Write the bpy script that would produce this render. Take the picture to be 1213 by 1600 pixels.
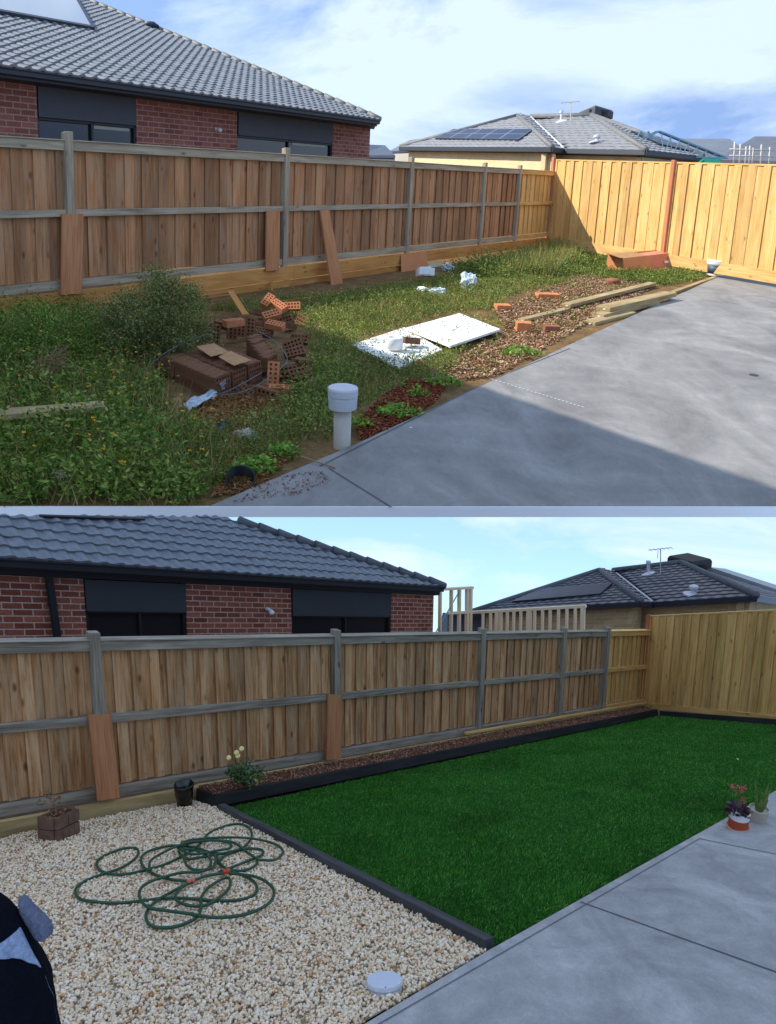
import bpy, math, random
import numpy as np
from mathutils import Matrix, Vector
random.seed(7); rng = np.random.default_rng(7)
for o in list(bpy.data.objects): bpy.data.objects.remove(o)
scene = bpy.context.scene
V3 = lambda *a: np.array(a, float)
def nz(v): v = np.asarray(v, float); return v/np.linalg.norm(v)
ZU = V3(0, 0, 1)

# ------------------------------------------------------------------ camera, sky, sun
# Two yards under one sky: the lower yard slopes gently down in front of the camera, the upper
# yard lies on a rising slope well beyond it.  FPX is the focal length in pixels of a 1213x1600 frame.
FPX, CX, CY = 1100., 606.5, 800.
def cdir(px, py): return V3((px-CX)/FPX, -(py-CY)/FPX, -1.)
def upframe(vx, vy):                      # rows: x, y(forward), z(up), in camera coordinates
    Z = -nz(cdir(vx, vy)); Y = V3(0, 0, -1); Y = nz(Y-Z*Y.dot(Z)); return np.stack([np.cross(Y, Z), Y, Z])
WR = upframe(500, 6500)
cam_d = bpy.data.cameras.new('camera'); cam = bpy.data.objects.new('camera', cam_d); scene.collection.objects.link(cam)
m = np.eye(4); m[:3, :3] = WR; cam.matrix_world = Matrix(m.tolist())
cam_d.sensor_fit = 'VERTICAL'; cam_d.sensor_height = 36; cam_d.lens = 36*FPX/1600.
cam_d.clip_start = .05; cam_d.clip_end = 6000
scene.camera = cam
TO_SUN = nz(V3(-.766, -.134, .629))
sun_d = bpy.data.lights.new('sun', 'SUN'); sun = bpy.data.objects.new('sun', sun_d); scene.collection.objects.link(sun)
sun_d.energy = 5.0; sun_d.angle = math.radians(.3); sun_d.color = (1, .93, .82)
sun.rotation_euler = Vector(TO_SUN).to_track_quat('Z', 'Y').to_euler()
world = bpy.data.worlds.new('World'); scene.world = world; world.use_nodes = True
def sky_world():
    nt = world.node_tree; nt.nodes.clear(); N = nt.nodes.new; L = nt.links.new
    sky = N('ShaderNodeTexSky'); sky.sky_type = 'NISHITA'; sky.sun_disc = False
    s2 = nz(TO_SUN+V3(0, 0, .41)); sky.sun_elevation = math.asin(s2[2]); sky.sun_rotation = math.atan2(TO_SUN[0], TO_SUN[1])
    sky.air_density = 1.0; sky.dust_density = .8; sky.ozone_density = 1.5
    tc = N('ShaderNodeTexCoord'); mp = N('ShaderNodeMapping'); mp.inputs['Scale'].default_value = (1.5, 1.5, 5.5)
    mp.inputs['Rotation'].default_value = (0, math.radians(12), 0)
    # this hillside looks down on its horizon: the sky reaches about 22 degrees below level
    ad = N('ShaderNodeVectorMath'); ad.operation = 'ADD'; ad.inputs[1].default_value = (0, 0, .41); L(tc.outputs['Generated'], ad.inputs[0])
    nm = N('ShaderNodeVectorMath'); nm.operation = 'NORMALIZE'; L(ad.outputs[0], nm.inputs[0])
    L(nm.outputs[0], sky.inputs['Vector']); L(nm.outputs[0], mp.inputs['Vector'])
    n1 = N('ShaderNodeTexNoise'); n1.inputs['Scale'].default_value = 1.9; n1.inputs['Detail'].default_value = 7
    n1.inputs['Roughness'].default_value = .6; n1.inputs['Distortion'].default_value = .5
    L(mp.outputs[0], n1.inputs['Vector'])
    cr = N('ShaderNodeValToRGB'); cr.color_ramp.elements[0].position = .44; cr.color_ramp.elements[1].position = .62
    cr.color_ramp.elements[0].color = (.22, .22, .22, 1); cr.color_ramp.elements[1].color = (.92, .92, .92, 1)
    L(n1.outputs['Fac'], cr.inputs[0])
    mx = N('ShaderNodeMix'); mx.data_type = 'RGBA'; mx.inputs['B'].default_value = (4.9, 5.9, 7.3, 1)
    bl = N('ShaderNodeMix'); bl.data_type = 'RGBA'; bl.blend_type = 'MULTIPLY'; bl.inputs['Factor'].default_value = 1; bl.inputs['B'].default_value = (1.05, 1.32, 1.65, 1)
    L(sky.outputs[0], bl.inputs['A']); L(cr.outputs[0], mx.inputs['Factor']); L(bl.outputs['Result'], mx.inputs['A'])
    bg = N('ShaderNodeBackground'); bg.inputs[1].default_value = .15; L(mx.outputs['Result'], bg.inputs[0])
    out = N('ShaderNodeOutputWorld'); L(bg.outputs[0], out.inputs[0])
sky_world()
scene.render.engine = 'CYCLES'
vs = scene.view_settings; vs.view_transform = 'Standard'; vs.look = 'None'; vs.exposure = .22; vs.gamma = 1
scene.render.resolution_x = 776; scene.render.resolution_y = 1024

# ------------------------------------------------------------------ the two yard frames
class Yard: pass
def yard(vp, a, b, k):
    y = Yard(); y.R = upframe(*vp); n = nz(y.R@np.cross(cdir(*a), cdir(*b))); y.n = n*np.sign(n[2]); y.k = k
    m = np.eye(4); m[:3, :3] = (WR@y.R.T)*k; y.F = Matrix(m.tolist()); return y
K1 = 10.
Y1 = yard((300, 6500), (1432, 304), (-266, 216.6), K1)      # upper yard (before): a big hillside yard
Y2 = yard((540, 6500), (1705, 973), (-130, 1012), 1.)       # lower yard (after)
Y = Y1
FH, GH = 1.65, 2.02            # fence foot and ground, metres below the eye (perpendicular heights measured upright)
def ray(px, py): return Y.R@cdir(px, py)
def G(px, py, h=None):           # point of the plane parallel to the ground, h below the eye
    h = GH if h is None else h; r = ray(px, py); return r*(-h*Y.n[2]/(r@Y.n))
def gz(p, h=None):               # drop / lift a point to that plane
    h = GH if h is None else h; p = np.array(p, float); p[2] = -h-(Y.n[0]*p[0]+Y.n[1]*p[1])/Y.n[2]; return p
class PL:                      # upright plane through two points
    def __init__(s, A, B): s.A = np.array(A, float); s.B = np.array(B, float); s.N = nz(np.cross(s.B-s.A, ZU)); s.e = nz(s.B-s.A)
    def at(s, px, py): r = ray(px, py); return r*(s.A@s.N)/(r@s.N)
    def off(s, d): q = PL(s.A, s.B); q.A = q.A+s.N*d; q.B = q.B+s.N*d; return q
    def uv(s, p): p = np.asarray(p)-s.A; eh = s.e[:2]; u = p[:2]@eh/(eh@eh); return (u, p[2]-u*s.e[2])
def at(px, py, yy): r = ray(px, py); return r*yy/r[1]

# ------------------------------------------------------------------ materials
MATS = {}
def mat(name, build):
    if name in MATS: return MATS[name]
    m = bpy.data.materials.new(name); m.use_nodes = True; nt = m.node_tree
    b = nt.nodes['Principled BSDF']; MATS[name] = m
    build(nt, b, nt.nodes.new, nt.links.new); return m
def ramp(N, L, src, stops):
    r = N('ShaderNodeValToRGB'); e = r.color_ramp.elements
    while len(e) < len(stops): e.new(.5)
    for i, (p, c) in enumerate(stops): e[i].position = p; e[i].color = (*c, 1) if len(c) == 3 else c
    L(src, r.inputs[0]); return r.outputs[0]
def noise(N, L, vec, scale, detail=4, rough=.55, dist=0):
    n = N('ShaderNodeTexNoise'); n.inputs['Scale'].default_value = scale; n.inputs['Detail'].default_value = detail
    n.inputs['Roughness'].default_value = rough; n.inputs['Distortion'].default_value = dist
    if vec is not None: L(vec, n.inputs['Vector'])
    return n.outputs['Fac']
def mixc(N, L, f, a, b, bt='MIX'):
    x = N('ShaderNodeMix'); x.data_type = 'RGBA'; x.blend_type = bt
    for s, v in (('Factor', f), ('A', a), ('B', b)):
        if isinstance(v, (int, float)): x.inputs[s].default_value = v
        elif isinstance(v, tuple): x.inputs[s].default_value = (*v, 1)
        else: L(v, x.inputs[s])
    return x.outputs['Result']
def mth(N, L, op, a, b=0.):
    x = N('ShaderNodeMath'); x.operation = op
    for i, v in enumerate((a, b)):
        if isinstance(v, (int, float)): x.inputs[i].default_value = v
        else: L(v, x.inputs[i])
    return x.outputs[0]
def mapping(N, L, vec, sc):
    m = N('ShaderNodeMapping'); m.inputs['Scale'].default_value = sc; L(vec, m.inputs['Vector']); return m.outputs[0]
def bump(N, L, b, h, strength=.4, dist=.01):
    x = N('ShaderNodeBump'); x.inputs['Strength'].default_value = strength; x.inputs['Distance'].default_value = dist
    L(h, x.inputs['Height']); L(x.outputs[0], b.inputs['Normal'])
def hx(r, g, b): f = lambda c: ((c/255+.055)/1.055)**2.4 if c > 10 else c/255/12.92; return (f(r), f(g), f(b))
def plain(name, c, rough=.6, var=.25, scale=12, metal=0, bmp=0.15, spec=.4):
    def bld(nt, b, N, L):
        tc = N('ShaderNodeTexCoord'); f = noise(N, L, tc.outputs['Object'], scale, 5)
        d = tuple(x*(1-var) for x in c); l = tuple(min(1, x*(1+var)) for x in c)
        L(ramp(N, L, f, [(.3, d), (.7, l)]), b.inputs['Base Color']); b.inputs['Roughness'].default_value = rough
        b.inputs['Metallic'].default_value = metal; b.inputs['Specular IOR Level'].default_value = spec
        if bmp: bump(N, L, b, noise(N, L, tc.outputs['Object'], scale*5, 4), bmp, .01)
    return mat(name, bld)
def wood(name, c_dark, c_mid, c_light, knots=True, grain=1., rough=.8, island=.35, grey=None):
    def bld(nt, b, N, L):
        uv = N('ShaderNodeUVMap').outputs[0]; geo = N('ShaderNodeNewGeometry')
        f1 = noise(N, L, mapping(N, L, uv, (34*grain, 1.6, 1)), 1, 6, .65, .6)
        f2 = noise(N, L, mapping(N, L, uv, (7, .9, 1)), 1, 4, .6, .3)
        f = mth(N, L, 'ADD', mth(N, L, 'MULTIPLY', f1, .6), mth(N, L, 'MULTIPLY', f2, .4))
        c = ramp(N, L, f, [(.33, c_dark), (.5, c_mid), (.68, c_light)])
        if grey:
            g = noise(N, L, mapping(N, L, uv, (9, 1.2, 1)), 1, 5, .7, .5)
            g2 = ramp(N, L, g, [(.47, (0, 0, 0)), (.68, (.85, .85, .85))]); c = mixc(N, L, g2, c, grey)
        if knots:
            v = N('ShaderNodeTexVoronoi'); v.inputs['Scale'].default_value = 1
            L(mapping(N, L, uv, (6.5, 2.6, 1)), v.inputs['Vector'])
            kf = ramp(N, L, v.outputs['Distance'], [(.05, (.8, .8, .8)), (.17, (0, 0, 0))])
            c = mixc(N, L, kf, c, tuple(x*.45 for x in c_dark))
        t = ramp(N, L, geo.outputs['Random Per Island'], [(0, (1-island,)*3), (.5, (1, 1, 1)), (1, (1+island*.3, 1+island*.3, 1+island*.3))])
        L(mixc(N, L, 1., c, t, 'MULTIPLY'), b.inputs['Base Color']); b.inputs['Roughness'].default_value = rough
        b.inputs['Specular IOR Level'].default_value = .25
        bump(N, L, b, f1, .5, .006)
    return mat(name, bld)
def leafm(name, stops, rough=.55, trans=.25, patch=0):
    def bld(nt, b, N, L):
        geo = N('ShaderNodeNewGeometry')
        c = ramp(N, L, geo.outputs['Random Per Island'], stops)
        if patch: c = mixc(N, L, 1., c, ramp(N, L, noise(N, L, N('ShaderNodeTexCoord').outputs['Object'], patch, 5, .65, .6), [(.3, (.66, .7, .6)), (.5, (1, 1, 1)), (.7, (1.35, 1.25, 1.4))]), 'MULTIPLY')
        L(c, b.inputs['Base Color']); b.inputs['Roughness'].default_value = rough
        b.inputs['Specular IOR Level'].default_value = .3
        t = N('ShaderNodeBsdfTranslucent'); L(c, t.inputs[0]); mx = N('ShaderNodeMixShader'); mx.inputs[0].default_value = trans
        out = nt.nodes['Material Output']; L(b.outputs[0], mx.inputs[1]); L(t.outputs[0], mx.inputs[2]); L(mx.outputs[0], out.inputs[0])
    return mat(name, bld)
def brickm(name, c1, c2, mortar, bw, bh, ms=.012, spot=None):
    def bld(nt, b, N, L):
        uv = N('ShaderNodeUVMap').outputs[0]
        t = N('ShaderNodeTexBrick'); L(uv, t.inputs['Vector']); t.inputs['Scale'].default_value = 1
        t.inputs['Brick Width'].default_value = bw; t.inputs['Row Height'].default_value = bh; t.inputs['Mortar Size'].default_value = ms
        t.inputs['Mortar Smooth'].default_value = .15
        t.inputs['Color1'].default_value = (*c1, 1); t.inputs['Color2'].default_value = (*c2, 1); t.inputs['Mortar'].default_value = (*mortar, 1)
        n = noise(N, L, uv, 28, 5, .7); n2 = noise(N, L, uv, 1.2, 3)
        c = mixc(N, L, 1., t.outputs['Color'], ramp(N, L, n, [(.3, (.62, .6, .6)), (.7, (1.2, 1.2, 1.2))]), 'MULTIPLY')
        c = mixc(N, L, 1., c, ramp(N, L, n2, [(.3, (.88, .88, .88)), (.7, (1.08, 1.08, 1.08))]), 'MULTIPLY')
        L(c, b.inputs['Base Color']); b.inputs['Roughness'].default_value = .9; b.inputs['Specular IOR Level'].default_value = .2
        h = mth(N, L, 'SUBTRACT', mth(N, L, 'MULTIPLY', n, .3), t.outputs['Fac']); bump(N, L, b, h, .7, .012)
    return mat(name, bld)
def concretem(name, base, dark, light, sc=1.):
    def bld(nt, b, N, L):
        tc = mapping(N, L, N('ShaderNodeTexCoord').outputs['Object'], (1.7, .8, 1))
        a = noise(N, L, tc, .9*sc, 6, .6, 1.2); c2 = noise(N, L, tc, 4.6*sc, 7, .72, 1.6); fine = noise(N, L, tc, 60, 6, .8)
        c = ramp(N, L, a, [(.3, dark), (.5, base), (.72, light)])
        c = mixc(N, L, .9, c, ramp(N, L, c2, [(.3, (.78, .78, .8)), (.42, (.94, .94, .95)), (.55, (1, 1, 1)), (.68, (1.12, 1.12, 1.12))]), 'MULTIPLY')
        c = mixc(N, L, .9, c, ramp(N, L, fine, [(.32, (.84, .84, .84)), (.68, (1.13, 1.13, 1.13))]), 'MULTIPLY')
        w = N('ShaderNodeTexWave'); w.wave_type = 'RINGS'; w.inputs['Scale'].default_value = 1.1*sc; w.inputs['Distortion'].default_value = 9
        w.inputs['Detail'].default_value = 3; w.inputs['Detail Scale'].default_value = .8; L(tc, w.inputs['Vector'])
        c = mixc(N, L, .3, c, ramp(N, L, w.outputs['Fac'], [(.0, (.86, .86, .87)), (.3, (1, 1, 1)), (.85, (1, 1, 1)), (1, (1.2, 1.2, 1.21))]), 'MULTIPLY')
        L(c, b.inputs['Base Color']); b.inputs['Roughness'].default_value = .78; b.inputs['Specular IOR Level'].default_value = .3
        bump(N, L, b, fine, .25, .004)
    return mat(name, bld)
def soilm(name, stops, sc=6):
    def bld(nt, b, N, L):
        tc = N('ShaderNodeTexCoord').outputs['Object']
        f = mth(N, L, 'ADD', mth(N, L, 'MULTIPLY', noise(N, L, tc, sc, 6, .7, .5), .55), mth(N, L, 'MULTIPLY', noise(N, L, tc, sc*9, 5, .75), .45))
        L(ramp(N, L, f, stops), b.inputs['Base Color']); b.inputs['Roughness'].default_value = .95; b.inputs['Specular IOR Level'].default_value = .1
        bump(N, L, b, f, .8, .03)
    return mat(name, bld)
def islandm(name, stops, rough=.8, bscale=60, bs=.3, spec=.3):
    def bld(nt, b, N, L):
        geo = N('ShaderNodeNewGeometry'); tc = N('ShaderNodeTexCoord').outputs['Object']
        c = ramp(N, L, geo.outputs['Random Per Island'], stops)
        n = noise(N, L, tc, bscale, 4, .65)
        c = mixc(N, L, 1., c, ramp(N, L, n, [(.3, (.8, .78, .75)), (.7, (1.1, 1.1, 1.1))]), 'MULTIPLY')
        L(c, b.inputs['Base Color']); b.inputs['Roughness'].default_value = rough; b.inputs['Specular IOR Level'].default_value = spec
        bump(N, L, b, n, bs, .004)
    return mat(name, bld)
def glassm(name, c, rough=.08):
    def bld(nt, b, N, L):
        b.inputs['Base Color'].default_value = (*c, 1); b.inputs['Roughness'].default_value = rough; b.inputs['Specular IOR Level'].default_value = .7
    return mat(name, bld)
M_old = wood('weathered_paling', hx(124, 80, 50), hx(176, 122, 80), hx(200, 150, 106), grey=hx(166, 138, 110), island=.38)
M_old2 = wood('weathered_paling_streaked', hx(112, 72, 42), hx(194, 142, 92), hx(230, 190, 144), grey=hx(204, 176, 138), island=.3)
M_rail = wood('grey_rail', hx(116, 102, 84), hx(166, 150, 126), hx(194, 180, 156), island=.15)
M_rail2 = wood('grey_rail_dark', hx(92, 84, 72), hx(150, 140, 122), hx(190, 180, 160), island=.15)
M_new = wood('new_pine_paling', hx(182, 136, 74), hx(212, 170, 104), hx(230, 196, 136), island=.24)
M_new2 = wood('new_pine_greenish', hx(178, 136, 72), hx(220, 176, 104), hx(240, 206, 142), island=.25)
M_plinth1 = wood('orange_plinth', hx(170, 112, 54), hx(194, 136, 72), hx(208, 156, 92), knots=True, grain=.5, island=.15)
M_plinth2 = wood('treated_sleeper', hx(150, 128, 82), hx(186, 160, 108), hx(208, 184, 132), knots=False, grain=.35, island=.1)
M_board = wood('hardwood_board', hx(150, 92, 56), hx(182, 122, 80), hx(204, 150, 106), knots=False, grain=1.4, island=.1)
M_pinkpost = wood('hardwood_post', hx(160, 92, 62), hx(190, 120, 86), hx(206, 140, 104), knots=False, island=.1)
M_sleeper = wood('timber_sleeper', hx(128, 108, 70), hx(172, 150, 108), hx(196, 178, 138), knots=False, grain=.5, island=.12)
M_black = wood('black_sleeper', hx(24, 24, 24), hx(38, 38, 38), hx(54, 54, 53), knots=False, grain=.5, island=.1, rough=.65)
M_edge = wood('charcoal_edging', hx(50, 51, 52), hx(68, 69, 70), hx(88, 88, 88), knots=False, grain=.4, island=.06, rough=.7)
M_pine = wood('framing_pine', hx(232, 202, 158), hx(246, 222, 184), hx(252, 234, 204), island=.12, knots=False)
M_dry = wood('dry_stick', hx(120, 96, 66), hx(152, 124, 90), hx(180, 152, 116), knots=False)
M_brick1 = brickm('red_brick_soft', hx(158, 106, 92), hx(130, 82, 74), hx(168, 146, 134), .33, .118, .012)
M_brick2 = brickm('red_brick_crisp', hx(170, 102, 80), hx(124, 68, 54), hx(196, 172, 154), .29, .103, .011)
M_cream1 = brickm('cream_brick_pale', hx(236, 214, 168), hx(226, 202, 154), hx(228, 210, 170), .5, .16, .008)
M_cream2 = brickm('cream_brick', hx(222, 196, 150), hx(196, 170, 126), hx(226, 206, 168), .8, .14, .014)
M_cord = plain('charcoal_metal', hx(44, 50, 58), .5, .08, 2, bmp=0)
M_cord2 = plain('charcoal_metal_dark', hx(30, 33, 38), .5, .08, 2, bmp=0)
M_shut = plain('shutter_fabric', hx(70, 78, 86), .7, .06, 3, bmp=.1)
M_shut2 = plain('shutter_fabric_dark', hx(58, 62, 66), .7, .06, 3, bmp=.1)
M_frame = plain('window_frame', hx(34, 38, 42), .4, .05, 2, bmp=0)
M_glass = glassm('window_glass', (.012, .015, .018))
M_blind = plain('window_blind', hx(150, 158, 150), .5, .05, 3, bmp=0)
M_white = plain('white_plastic', (.78, .78, .76), .35, .04, 4, bmp=.03)
M_pvc = plain('grey_white_pvc', hx(196, 198, 202), .4, .06, 6, bmp=.03)
M_pvcpipe = plain('weathered_pvc_pipe', hx(196, 190, 176), .55, .12, 5, bmp=.1)
def tilem(name, c, rough):
    return plain(name, c, rough, .22, 5, bmp=.12, spec=.5)
M_tile1 = tilem('grey_roof_tile', hx(120, 124, 127), .5)
M_tile2 = tilem('charcoal_roof_tile', hx(104, 110, 116), .45)
M_ridge = tilem('ridge_tile', hx(112, 112, 110), .6)
M_ridge2 = tilem('ridge_tile_dark', hx(78, 82, 86), .6)
M_ftile1 = tilem('far_roof_tile', hx(142, 142, 142), .6)
M_ftile2 = tilem('far_roof_tile_dark', hx(84, 88, 96), .42)
def solarm(name, fr):
    def bld(nt, b, N, L):
        uv = N('ShaderNodeUVMap').outputs[0]
        t = N('ShaderNodeTexBrick'); L(uv, t.inputs['Vector']); t.inputs['Scale'].default_value = 1; t.offset = 0
        t.inputs['Brick Width'].default_value = 1; t.inputs['Row Height'].default_value = 1; t.inputs['Mortar Size'].default_value = .03
        t.inputs['Color1'].default_value = (*hx(24, 30, 50), 1); t.inputs['Color2'].default_value = (*hx(28, 36, 58), 1); t.inputs['Mortar'].default_value = (*fr, 1)
        L(t.outputs['Color'], b.inputs['Base Color']); b.inputs['Roughness'].default_value = .3; b.inputs['Specular IOR Level'].default_value = .25
    return mat(name, bld)
M_solar = solarm('solar_glass', hx(120, 130, 150)); M_solar2 = solarm('solar_glass_dark', hx(60, 66, 80))

# ------------------------------------------------------------------ builders
COL = scene.collection
class MB:
    def __init__(s): s.v = []; s.f = []; s.uv = []; s.n = 0
    def add(s, vs, fs, uvs=None):
        b = s.n; s.v += [tuple(map(float, p)) for p in vs]; s.n += len(vs)
        for i, f in enumerate(fs):
            s.f.append(tuple(b+j for j in f)); s.uv.append(uvs[i] if uvs else [(0, 0)]*len(f))
    def box(s, c, ax, ay, az):
        c = np.asarray(c, float); A = [np.asarray(a, float) for a in (ax, ay, az)]; ln = [np.linalg.norm(a) for a in A]; g = int(np.argmax(ln))
        if np.cross(A[0], A[1])@A[2] < 0: A[2] = -A[2]
        o1, o2 = random.random()*50, random.random()*50
        sg = [(-1, -1, -1), (1, -1, -1), (1, 1, -1), (-1, 1, -1), (-1, -1, 1), (1, -1, 1), (1, 1, 1), (-1, 1, 1)]
        vs = [c+A[0]*x+A[1]*y+A[2]*z for x, y, z in sg]
        fs = [((0, 3, 2, 1), 0, 1), ((4, 5, 6, 7), 0, 1), ((0, 1, 5, 4), 0, 2), ((2, 3, 7, 6), 0, 2), ((1, 2, 6, 5), 1, 2), ((3, 0, 4, 7), 1, 2)]
        uvs = []
        for k, (f, i, j) in enumerate(fs):
            if j == g: iu, iv = i, j
            else: iu, iv = j, i
            uvs.append([(sg[q][iu]*ln[iu]+o1+k*.37, sg[q][iv]*ln[iv]+o2) for q in f])
        s.add(vs, [f[0] for f in fs], uvs); return s
    def bar(s, a, b, w, t, side=None):             # square bar from a to b
        a = np.asarray(a, float); b = np.asarray(b, float); d = nz(b-a)
        sd = np.asarray(side if side is not None else (ZU if abs(d[2]) < .8 else V3(1, 0, 0)), float); sd = nz(sd-d*(sd@d)); o = np.cross(d, sd)
        return s.box((a+b)/2, sd*w/2, o*t/2, (b-a)/2)
    def quad(s, pts, uv=None): s.add(pts, [tuple(range(len(pts)))], [uv] if uv else None); return s
    def slab(s, pts, off):                         # polygon extruded by off
        pts = [np.asarray(p, float) for p in pts]; n = len(pts); o = np.asarray(off, float)
        e = nz(pts[1]-pts[0]) if np.linalg.norm(pts[1]-pts[0]) > np.linalg.norm(pts[2]-pts[1]) else nz(pts[2]-pts[1]); c = pts[0]; m = nz(np.cross(pts[1]-pts[0], pts[2]-pts[0])); w = np.cross(m, e)
        U = [((p-c)@w, (p-c)@e) for p in pts]
        top, bot = tuple(range(n)), tuple(range(2*n-1, n-1, -1))
        fs = [top, bot]+[(i, n+i, n+(i+1) % n, (i+1) % n) for i in range(n)]
        us = [U, U[::-1]]
        for i in range(n):
            l = np.linalg.norm(pts[(i+1) % n]-pts[i]); h = np.linalg.norm(o); us.append([(0, 0), (h, 0), (h, l), (0, l)])
        if m@o > 0: fs = [f[::-1] for f in fs]; us = [u[::-1] for u in us]
        s.add(pts+[p+o for p in pts], fs, us); return s
    def tube(s, path, r, seg=8, cap=True):
        P = [np.asarray(p, float) for p in path]; n = len(P); rr = r if isinstance(r, (list, tuple, np.ndarray)) else [r]*n
        vs = []; prev = None
        for i, p in enumerate(P):
            t = nz(P[min(i+1, n-1)]-P[max(i-1, 0)])
            a = prev if prev is not None else (ZU if abs(t[2]) < .9 else V3(1, 0, 0))
            a = nz(a-t*(a@t)); prev = a; b = np.cross(t, a)
            vs += [p+rr[i]*(a*math.cos(2*math.pi*k/seg)+b*math.sin(2*math.pi*k/seg)) for k in range(seg)]
        fs = [(i*seg+k, i*seg+(k+1) % seg, (i+1)*seg+(k+1) % seg, (i+1)*seg+k) for i in range(n-1) for k in range(seg)]
        if cap: fs += [tuple(range(seg-1, -1, -1)), tuple((n-1)*seg+k for k in range(seg))]
        s.add(vs, fs); return s
    def lathe(s, c, prof, seg=32, ax=ZU, wob=None):          # prof: (radius, height)
        c = np.asarray(c, float); ax = nz(ax); a = nz(np.cross(ax, V3(.3, 1, .2))); b = np.cross(ax, a); vs = []
        for i, (r, h) in enumerate(prof):
            for k in range(seg):
                t = 2*math.pi*k/seg; q = r*(1+(wob(t, i) if wob else 0)); vs.append(c+ax*h+q*(a*math.cos(t)+b*math.sin(t)))
        n = len(prof); fs = [(i*seg+k, i*seg+(k+1) % seg, (i+1)*seg+(k+1) % seg, (i+1)*seg+k) for i in range(n-1) for k in range(seg)]
        if prof[0][0] > 1e-4: fs.append(tuple(range(seg-1, -1, -1)))
        if prof[-1][0] > 1e-4: fs.append(tuple((n-1)*seg+k for k in range(seg)))
        s.add(vs, fs); return s
    def blob(s, c, r, sub=3, amp=.25, fr=2.2, seed=0):
        import bmesh
        bm = bmesh.new(); bmesh.ops.create_icosphere(bm, subdivisions=sub, radius=1); vs = []
        from mathutils import noise as mn
        for v in bm.verts:
            k = 1+amp*mn.noise(v.co*fr+Vector((seed*3.1, seed, 0)))*2; vs.append(np.asarray(c)+np.array(v.co)*k*np.asarray(r))
        fs = [tuple(v.index for v in f.verts) for f in bm.faces]; bm.free(); s.add(vs, fs); return s
    def build(s, name, m, parent=None, base=None, smooth=False, bevel=0):
        base = np.asarray(parent['_b'] if parent is not None else (base if base is not None else (0, 0, 0)), float)
        me = bpy.data.meshes.new(name); me.from_pydata([tuple(np.array(p)-base) for p in s.v], [], s.f); me.materials.append(m)
        ul = me.uv_layers.new(name='UVMap'); flat = [c for u in s.uv for p in u for c in p]; ul.data.foreach_set('uv', flat)
        if smooth: me.polygons.foreach_set('use_smooth', [True]*len(me.polygons))
        o = bpy.data.objects.new(name, me); COL.objects.link(o)
        if parent is not None: o.parent = parent; o['_b'] = [float(x) for x in base]
        else: o.matrix_world = Y.F@Matrix.Translation(Vector(base)); o['_b'] = [float(x) for x in base]
        if bevel:
            b = o.modifiers.new('bevel', 'BEVEL'); b.width = bevel; b.segments = 2; b.limit_method = 'ANGLE'
        return o
def npmesh(name, V, F, m, parent=None, base=None, smooth=False, nper=3):
    base = np.asarray(parent['_b'] if parent is not None else (base if base is not None else (0, 0, 0)), float)
    me = bpy.data.meshes.new(name); V = np.ascontiguousarray(V-base, np.float32); F = np.ascontiguousarray(F, np.int32)
    me.vertices.add(len(V)); me.vertices.foreach_set('co', V.ravel()); me.loops.add(F.size); me.loops.foreach_set('vertex_index', F.ravel())
    me.polygons.add(len(F)); me.polygons.foreach_set('loop_start', np.arange(0, F.size, nper, dtype=np.int32))
    me.polygons.foreach_set('loop_total', np.full(len(F), nper, np.int32))
    if smooth: me.polygons.foreach_set('use_smooth', np.ones(len(F), bool))
    me.update(calc_edges=True); me.validate(); me.materials.append(m)
    o = bpy.data.objects.new(name, me); COL.objects.link(o); o['_b'] = [float(x) for x in base]
    if parent is not None: o.parent = parent
    else: o.matrix_world = Y.F@Matrix.Translation(Vector(base))
    return o
def tag(o, label=None, cat=None, group=None, kind=None):
    if label: o['label'] = label
    if cat: o['category'] = cat
    if group: o['group'] = group
    if kind: o['kind'] = kind
    return o
def thing(name, label, cat, base, group=None):
    o = bpy.data.objects.new(name, None); COL.objects.link(o); o.empty_display_size = .1
    o.matrix_world = Y.F@Matrix.Translation(Vector(base)); o['_b'] = [float(x) for x in base]
    return tag(o, label, cat, group)
def basis(x, y, z, c):
    m = np.eye(4); m[:3, 0] = x; m[:3, 1] = y; m[:3, 2] = z; m[:3, 3] = c; return Matrix(m.tolist())
def copy_thing(o, mw, label=None, group=None):
    c = o.copy(); COL.objects.link(c); c.matrix_world = mw
    if label: c['label'] = label
    if group: c['group'] = group
    for ch in list(o.children):
        d = ch.copy(); COL.objects.link(d); d.parent = c; d.matrix_parent_inverse = ch.matrix_parent_inverse; d.matrix_local = ch.matrix_local
        for g in list(ch.children):
            e = g.copy(); COL.objects.link(e); e.parent = d; e.matrix_local = g.matrix_local
    return c
def inpoly(P, poly):
    x, y = P[:, 0], P[:, 1]; c = np.zeros(len(P), bool); n = len(poly)
    for i in range(n):
        x1, y1 = poly[i][:2]; x2, y2 = poly[(i+1) % n][:2]
        t = ((y1 > y) != (y2 > y)) & (x < (x2-x1)*(y-y1)/(y2-y1+1e-12)+x1); c ^= t
    return c
def scatter(poly, n, p=1., h=None):            # n points on the ground inside poly (3D), density falling as 1/dist^p
    h = GH if h is None else h
    poly = np.array(poly); lo, hi = poly[:, :2].min(0), poly[:, :2].max(0); out = []; tot = 0; dm = max(.5, np.abs(poly[:, 1]).min())
    while tot < n:
        q = rng.uniform(lo, hi, (max(4*n, 2000), 2)); q = q[inpoly(q, poly)]
        w = (dm/np.maximum(np.hypot(q[:, 0], q[:, 1]), dm))**p; q = q[rng.random(len(q)) < w]; out.append(q); tot += len(q)
        if len(q) == 0: break
    q = np.concatenate(out)[:n]; z = -h-(Y.n[0]*q[:, 0]+Y.n[1]*q[:, 1])/Y.n[2]
    return np.column_stack([q, z])
def rdir(n):
    v = rng.normal(size=(n, 3)); return v/np.linalg.norm(v, axis=1, keepdims=True)
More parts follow.
